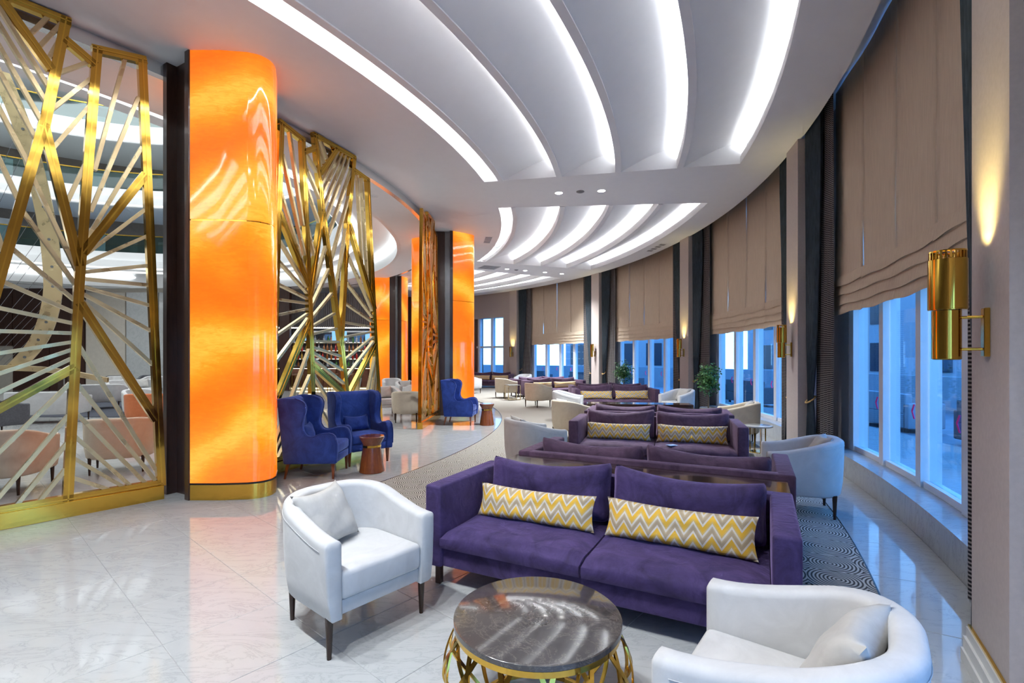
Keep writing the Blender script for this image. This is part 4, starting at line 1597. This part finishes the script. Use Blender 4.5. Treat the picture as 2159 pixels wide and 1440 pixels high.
def curtain(a_pil, side, label):
    """side = -1: hangs on the low angle side of the pillar, +1: the other"""
    edge = a_pil + side * (PW + 0.06)
    c = P(19.02, edge)
    root = empty('curtain', (c.x, c.y, 0), 0)
    z_tie = 0.95
    zl = [0.02, 0.15, 0.3, 0.45, 0.6, 0.75, 0.86, 0.95, 1.05, 1.2, 1.45, 1.8, 2.2, 2.7, 3.2, 3.8, 4.4, 5.0, 5.18]

    def a_dark(u, z):
        top_w, tie_w, bot_w = 1.75, 0.42, 0.85
        if z >= z_tie:
            t = min(1, (z - z_tie) / 3.4)
            w = tie_w + (top_w - tie_w) * (t ** 0.75)
            off = 0.25 * (1 - t)
        else:
            t = (z_tie - z) / z_tie
            w = tie_w + (bot_w - tie_w) * t ** 0.7
            off = 0.25 - 0.12 * t
        return edge + side * (off + w * u), 0.55 + 0.45 * min(1, abs(z - z_tie) / 0.8)
    vs, fs = drape_sheet(a_dark, 19.02, zl, 8, 0.045, 64)
    vs = [v - Vector((c.x, c.y, 0)) for v in vs]
    o = MB().add(vs, fs).build('drape', 'slate_drape', root, smooth=True, angle=80)

    def a_lin(u, z):
        t = min(1.0, max(0.0, (3.4 - z) / 3.2))
        w = 2.05 + 0.05 * t
        st = 0.35 + 0.12 * (1 - t)
        return edge + side * (st + w * u), 0.8
    zl2 = [0.02, 0.5, 1.0, 1.5, 2.0, 2.5, 3.2, 4.0, 5.0, 5.18]
    vs, fs = drape_sheet(a_lin, 19.10, zl2, 5, 0.022, 48)
    vs = [v - Vector((c.x, c.y, 0)) for v in vs]
    MB().add(vs, fs).build('striped_lining', 'striped_lining', root, smooth=True, angle=80)
    # rope tie back
    ca = edge + side * (0.25 + 0.21)
    pts = []
    cc = P(19.02, ca)
    ta = R(ca)
    for i in range(21):
        t = 2 * math.pi * i / 20
        lx, ly = 0.062 * math.cos(t), 0.075 * math.sin(t)
        q = Vector((cc.x + lx * math.cos(ta) - ly * math.sin(ta), cc.y + lx * math.sin(ta) + ly * math.cos(ta), z_tie - 0.035 + 0.05 * math.cos(t)))
        pts.append(q - Vector((c.x, c.y, 0)))
    MB().tube(pts, 0.012, 8).build('tie_rope', 'rope', root, smooth=True)
    return tag(root, label, 'curtain', 'dark slate curtains beside the pillars')


ORD = ['nearest', 'second', 'third', 'fourth', 'fifth']
NTH = ['first from the left', 'second from the left', 'third from the left', 'last on the right']
BAYS = {1: 'near window at the right', 2: 'second window', 3: 'third window', 4: 'fourth window'}
for i in range(1, 5):
    mid = (PIL[i] + PIL[i + 1]) / 2 + BAY_SHIFT
    for k in range(4):
        nth = NTH[3 - k]
        roman_blind(mid, k, i * 10 + k, 'beige roman blind of the %s, %s' % (BAYS[i], nth))
for i in range(1, 6):
    nm = ORD[i - 1]
    if i > 1:
        curtain(PIL[i], -1, 'dark slate curtain tied with a rope on the near side of the %s pillar' % nm)
    if i < 5:
        curtain(PIL[i], 1, 'dark slate curtain with striped lining on the far side of the %s pillar' % nm)

# ================================================================== CEILING FITTINGS
spot_me = None


def downlight(r, a, label, z=ZS, lit=True, power=SPOT_POWER):
    o = P(r, a, z)
    root = empty('ceiling_downlight', o)
    MB().lathe([(0.076, -0.006), (0.09, -0.006), (0.094, 0.0), (0.076, 0.0)], 24, cap=False).build('trim_ring', 'paint_white', root, smooth=True)
    MB().lathe([(0.074, -0.003), (0.074, -0.001)], 24).build('lamp_disc', 'spot_disc' if lit else 'grille', root)
    if lit:
        ld = bpy.data.lights.new('downlight_beam', 'SPOT')
        ld.energy = power
        ld.color = (0.93, 0.97, 1.0)
        ld.spot_size = R(110)
        ld.spot_blend = 0.8
        ld.shadow_soft_size = 0.05
        lo = bpy.data.objects.new('downlight_beam', ld)
        COL.objects.link(lo)
        lo.parent = root
        lo.location = (0, 0, -0.03)
    return tag(root, label, 'downlight', 'round ceiling downlights')


downlight(15.09, -7.9, 'bright round downlight between the first two coves, left one')
downlight(15.94, -7.95, 'bright round downlight between the first two coves, right one')
for r_, w in ((15.29, 'leftmost'), (16.06, 'second from left'), (16.93, 'third from left'), (17.7, 'rightmost')):
    downlight(r_, 25.4, 'small bright downlight in the far ceiling strip, %s of four' % w)
for r_ in (15.09, 15.94, 16.8, 17.6):
    downlight(r_, -40.7, 'round downlight overhead behind the camera', power=115.0)


def disc_fitting(name, r, a, z, rad, label, cat, mat='paint_white', grille=False):
    o = P(r, a, z)
    root = empty(name, o)
    MB().lathe([(rad * 0.86, -0.014), (rad, -0.008), (rad, 0.0)], 28).build('cover', mat, root, smooth=True)
    MB().lathe([(rad * 0.45, -0.026), (rad * 0.6, -0.022), (rad * 0.62, -0.012)], 20).build('insert', 'grille' if grille else mat, root, smooth=True)
    return tag(root, label, cat)


disc_fitting('ceiling_speaker', 15.52, -8.0, ZS, 0.08, 'round grey ceiling speaker between the two bright downlights', 'speaker', 'grille', True)
disc_fitting('ceiling_speaker', 15.68, 25.4, ZS, 0.08, 'round ceiling speaker between the far downlights', 'speaker', 'grille', True)
disc_fitting('smoke_detector', 15.04, -22.8, ZS + 0.33, 0.075, 'white smoke detector inside the near ceiling cove', 'detector')
disc_fitting('ceiling_detector', 11.5, -11.5, ZS - 0.14, 0.09, 'round white fitting on the inner ceiling above the middle screen', 'detector')
disc_fitting('ceiling_detector', 11.6, -30.5, ZS - 0.14, 0.05, 'small sprinkler on the inner ceiling near the first column', 'detector')


def vent(r, a, w, d, n, label, z=ZS):
    o = P(r, a, z)
    root = empty('ceiling_vent', o, R(a))
    MB().box(-w / 2, w / 2, -d / 2, d / 2, -0.006, 0.0).build('frame', 'paint_white', root)
    me = MB().box(-w / 2 + 0.02, w / 2 - 0.02, -d / n * 0.26, d / n * 0.26, -0.012, -0.0065).mesh('slat', 'grille')
    for k in range(n):
        link('slat', me, root, (0, -d / 2 + (k + 0.5) * d / n, 0))
    return tag(root, label, 'vent')


vent(13.45, 8.2, 0.22, 0.75, 5, 'slotted ceiling vent left of the second cove')
vent(14.54, 25.2, 0.70, 0.70, 6, 'square cassette vent in the ceiling before the third cove')
vent(18.6, 9.0, 0.20, 1.1, 4, 'narrow slotted vent in the soffit above the third pillar')
vent(18.6, -27.0, 0.20, 1.1, 4, 'narrow slotted vent in the soffit above the near window')


# ================================================================== PLANTS
def ficus(x, y, h, spread, seed, label):
    rnd = random.Random(seed)
    root = empty('potted_ficus', (x, y, CZ), 0)
    MB().lathe([(0.13, 0), (0.17, 0.02), (0.20, 0.34), (0.185, 0.35), (0.17, 0.31)], 20).build('pot', 'soil_pot', root, smooth=True)
    MB().tube([(0, 0, 0.3), (0.02, 0.01, h * 0.5), (-0.02, 0.02, h * 0.75)], [0.018, 0.014, 0.008], 6).build('trunk', 'bark', root, smooth=True)
    vs, fs = [], []
    for k in range(1500):
        # clumped ellipsoid crown
        t, u, q = rnd.uniform(0, 6.283), rnd.uniform(-1, 1), rnd.random() ** 0.45
        s = math.sqrt(1 - u * u)
        lump = 0.8 + 0.3 * math.sin(3 * t + 2 * u * 3)
        c = Vector((spread * q * lump * s * math.cos(t), spread * q * lump * s * math.sin(t), h * 0.72 + h * 0.28 * q * u * lump))
        d = Vector((rnd.uniform(-1, 1), rnd.uniform(-1, 1), rnd.uniform(-0.9, 0.4))).normalized()
        w = d.cross(Vector((rnd.uniform(-1, 1), rnd.uniform(-1, 1), 1))).normalized()
        L, wd = rnd.uniform(0.05, 0.085), rnd.uniform(0.016, 0.026)
        o = len(vs)
        vs += [c, c + d * L * 0.5 + w * wd, c + d * L, c + d * L * 0.5 - w * wd]
        fs.append((o, o + 1, o + 2, o + 3))
    f = MB().add(vs, fs).build('foliage', 'leaf_green', root)
    f['kind'] = 'stuff'
    for k in range(7):
        t = rnd.uniform(0, 6.283)
        MB().tube([(0, 0.01, h * rnd.uniform(0.4, 0.6)), (spread * 0.4 * math.cos(t), spread * 0.4 * math.sin(t), h * rnd.uniform(0.65, 0.8)), (spread * 0.7 * math.cos(t), spread * 0.7 * math.sin(t), h * rnd.uniform(0.75, 0.95))], [0.007, 0.005, 0.003], 5).build('branch', 'bark', root)
    return tag(root, label, 'plant', 'potted ficus trees')


ficus(4.62, 11.55, 1.42, 0.28, 3, 'green potted ficus before the second window, right of the third pillar')
ficus(3.86, 17.0, 1.42, 0.36, 4, 'bushy green potted ficus before the third window')

# ================================================================== BAR
bar = empty('bar_counter', (-8.6, 23.0, 0), 0)
MB().box(-2.7, 2.9, -0.25, 0.45, 1.03, 1.09).build('worktop', 'espresso_wood', bar, bevel=0.005)
MB().box(-2.6, 2.8, -0.05, 0.4, 0.10, 1.03).build('carcass', 'brown_panel', bar)
for k in range(18):
    MB().box(-2.6 + 0.3 * k, -2.6 + 0.3 * k + 0.285, -0.11, -0.05, 0.14, 0.98).build('leather_panel', 'bar_leather', bar, bevel=0.02)
MB().box(-2.6, 2.8, -0.07, -0.03, 0.985, 1.005).build('led_line', 'bar_led', bar)
MB().box(-2.6, 2.8, -0.03, 0.4, 0.0, 0.10).build('kick', 'marble_tile', bar)
MB().box(-2.6, 2.8, -0.06, -0.03, 0.06, 0.085).build('led_line', 'bar_led', bar)
tag(bar, 'long bar counter with brown quilted leather front', 'bar counter')
canopy = empty('bar_canopy', (-8.6, 23.3, 0), 0)
MB().box(-2.7, 3.1, -0.1, 0.5, 2.95, 4.55).build('core', 'grey_slat', canopy)
sl = MB().box(-0.022, 0.022, -0.14, -0.1, 2.93, 4.55).mesh('slat', 'grey_slat')
for k in range(58):
    link('slat', sl, canopy, (-2.65 + 0.1 * k, 0, 0))
MB().box(-2.6, 3.0, 0.0, 0.4, 2.915, 2.95).build('light_strip', 'shelf_light', canopy)
tag(canopy, 'grey slatted canopy hanging above the bar', 'canopy')
shelf = empty('bar_shelving', (-8.6, 25.0, 0), 0)
MB().box(-2.7, 3.1, 0.25, 0.32, 0.0, 3.0).build('back_panel', 'shelf_glass', shelf)
SHZ = [1.0, 1.42, 1.84, 2.26]
for z in SHZ:
    MB().box(-2.7, 3.1, -0.15, 0.25, z - 0.03, z).build('shelf', 'gold_satin', shelf)
    MB().box(-2.65, 3.05, 0.19, 0.24, z + 0.002, z + 0.02).build('shelf_lamp', 'shelf_light', shelf)
MB().box(-2.7, 3.1, -0.15, 0.25, 0.0, 0.95).build('cabinet', 'brown_panel', shelf)
tag(shelf, 'lit back bar shelving full of bottles', 'shelving')
BOT = {}
for c in ('amber', 'red', 'clear', 'green', 'dark', 'yellow'):
    BOT[c] = MB().lathe([(0.050, 0), (0.052, 0.01), (0.052, 0.21), (0.018, 0.27), (0.018, 0.35), (0.020, 0.36)], 10).mesh('bottle', 'bottle_' + c, True)
rb = random.Random(11)
for zi, z in enumerate(SHZ):
    for k in range(26):
        x = -2.5 + k * 0.215 + rb.uniform(-0.03, 0.03)
        c = rb.choice(['amber', 'red', 'clear', 'yellow', 'amber', 'red'] if zi in (1, 2) else ['clear', 'dark', 'green', 'amber', 'clear'])
        o = link('bottle', BOT[c], None, (-8.6 + x, 24.98 + rb.uniform(-0.06, 0.06), z))
        sh = ('lowest', 'second lowest', 'second highest', 'highest')[zi]
        tag(o, '%s bottle on the %s lit shelf behind the bar' % (c, sh), 'bottle', '%s bottles on the %s bar shelf' % (c, sh))


def bar_stool(x, y, label):
    root = empty('bar_stool', (x, y, 0), 0)
    MB().box(-0.2, 0.2, -0.2, 0.2, 0.70, 0.77).build('seat', 'bar_leather', root, bevel=0.02)
    MB().box(-0.2, 0.2, -0.22, -0.18, 0.80, 1.0).build('backrest', 'bar_leather', root, bevel=0.01)
    for sx in (-1, 1):
        for sy in (-1, 1):
            MB().box(sx * 0.18 - 0.012, sx * 0.18 + 0.012, sy * 0.18 - 0.012, sy * 0.18 + 0.012, 0, 1.0 if sy < 0 else 0.70).build('leg', 'gold_mirror', root)
    for sx in (-1, 1):
        MB().box(sx * 0.18 - 0.01, sx * 0.18 + 0.01, -0.18, 0.18, 0.25, 0.27).build('stretcher', 'gold_mirror', root)
    return tag(root, label, 'stool', 'gold legged bar stools')


for x, w in ((-9.75, 'leftmost'), (-8.95, 'second from left'), (-8.15, 'third from left'), (-7.35, 'rightmost')):
    bar_stool(x, 22.35, 'gold legged bar stool before the bar, %s' % w)
for x, w in ((-9.9, 'left'), (-8.3, 'middle'), (-6.7, 'right')):
    o = MB().box(-0.35, 0.35, -0.02, 0.02, -0.22, 0.22).build('menu_screen', 'backlit_screen', None, loc=(x, 23.6, 2.55))
    tag(o, '%s glowing blue menu screen above the bar' % w, 'screen', 'menu screens above the bar')

# ================================================================== ATRIUM SCULPTURE
sc_root = empty('harp_sculpture', (-12.75, 13.3, 0), R(35))
bow = spline([(-1.0, 9.6), (-0.35, 7.6), (0.05, 5.6), (0.22, 4.0), (0.2, 3.0), (-0.05, 2.0), (-0.55, 1.2)], 8)
vs, fs = [], []
for i, (x, z) in enumerate(bow):
    w = 0.19
    vs += [(x - w, -0.06, z), (x + w, -0.06, z), (x + w, 0.06, z), (x - w, 0.06, z)]
for i in range(len(bow) - 1):
    for k in range(4):
        fs.append((4 * i + k, 4 * i + (k + 1) % 4, 4 * i + 4 + (k + 1) % 4, 4 * i + 4 + k))
MB().add(vs, fs).build('bow', 'gold_satin', sc_root, smooth=True)
for x, z in bow[4::4]:
    bolt = MB().lathe([(0.035, -0.02), (0.035, 0.0)], 8).build('bolt', 'steel_strip', sc_root)
    bolt.rotation_euler = (R(90), 0, 0)
    bolt.location = (x, -0.08, z)
hull = spline([(-3.0, 0.9), (-1.6, 1.28), (0.0, 1.28), (1.4, 0.95)], 8)
vs, fs = [], []
for x, z in hull:
    vs += [(x, -0.2, z - 0.14), (x, -0.2, z), (x, 0.2, z), (x, 0.2, z - 0.14)]
for i in range(len(hull) - 1):
    for k in range(4):
        fs.append((4 * i + k, 4 * i + (k + 1) % 4, 4 * i + 4 + (k + 1) % 4, 4 * i + 4 + k))
MB().add(vs, fs).build('hull', 'gold_satin', sc_root, smooth=True)
for x0 in (-2.0, 0.4):
    MB().box(x0 - 0.06, x0 + 0.06, -0.1, 0.1, 0.0, 1.0).build('stand', 'espresso_wood', sc_root, bevel=0.01)
for k in range(16):
    t = k / 15
    i = int(t * (len(bow) - 8))
    x, z = bow[i]
    MB().tube([(x - 0.1, 0, z), (-2.7 + 2.0 * t, 0.05, 1.15 + 0.12 * math.sin(3 * t))], 0.006, 4).build('string', 'steel_strip', sc_root)
tag(sc_root, 'tall curved gold harp sculpture with wires in the atrium', 'sculpture')


# ================================================================== TERRACE FURNITURE
def outdoor_sofa(r, a, label, mat='dark_glazing'):
    o = P(r, a)
    root = empty('outdoor_sofa', (o.x, o.y, -0.12), R(a + 90))
    MB().box(-0.9, 0.9, -0.4, 0.4, 0.1, 0.42).build('base', mat, root, bevel=0.02)
    MB().box(-0.9, 0.9, 0.25, 0.4, 0.42, 0.85).build('backrest', mat, root, bevel=0.02)
    for s in (-1, 1):
        MB().box(s * 0.9 - 0.08, s * 0.9 + 0.08, -0.4, 0.4, 0.1, 0.65).build('arm', mat, root, bevel=0.02)
        for t in (-1, 1):
            MB().box(s * 0.8 - 0.03, s * 0.8 + 0.03, t * 0.3 - 0.03, t * 0.3 + 0.03, 0, 0.1).build('leg', 'black_metal', root)
    return tag(root, label, 'sofa', 'outdoor sofas on the terrace')


for a, w in ((-20, 'nearest window'), (-9, 'second pillar'), (-1, 'second window'), (13, 'third window'), (19.5, 'ficus by the third window'), (32, 'fourth window'), (38.5, 'far end of the fourth window'), (48, 'last tall window')):
    outdoor_sofa(23.0, a, 'dark outdoor sofa on the terrace outside the %s' % w, 'slate_grey_fabric' if w != 'second window' else 'render_dusk_blue')
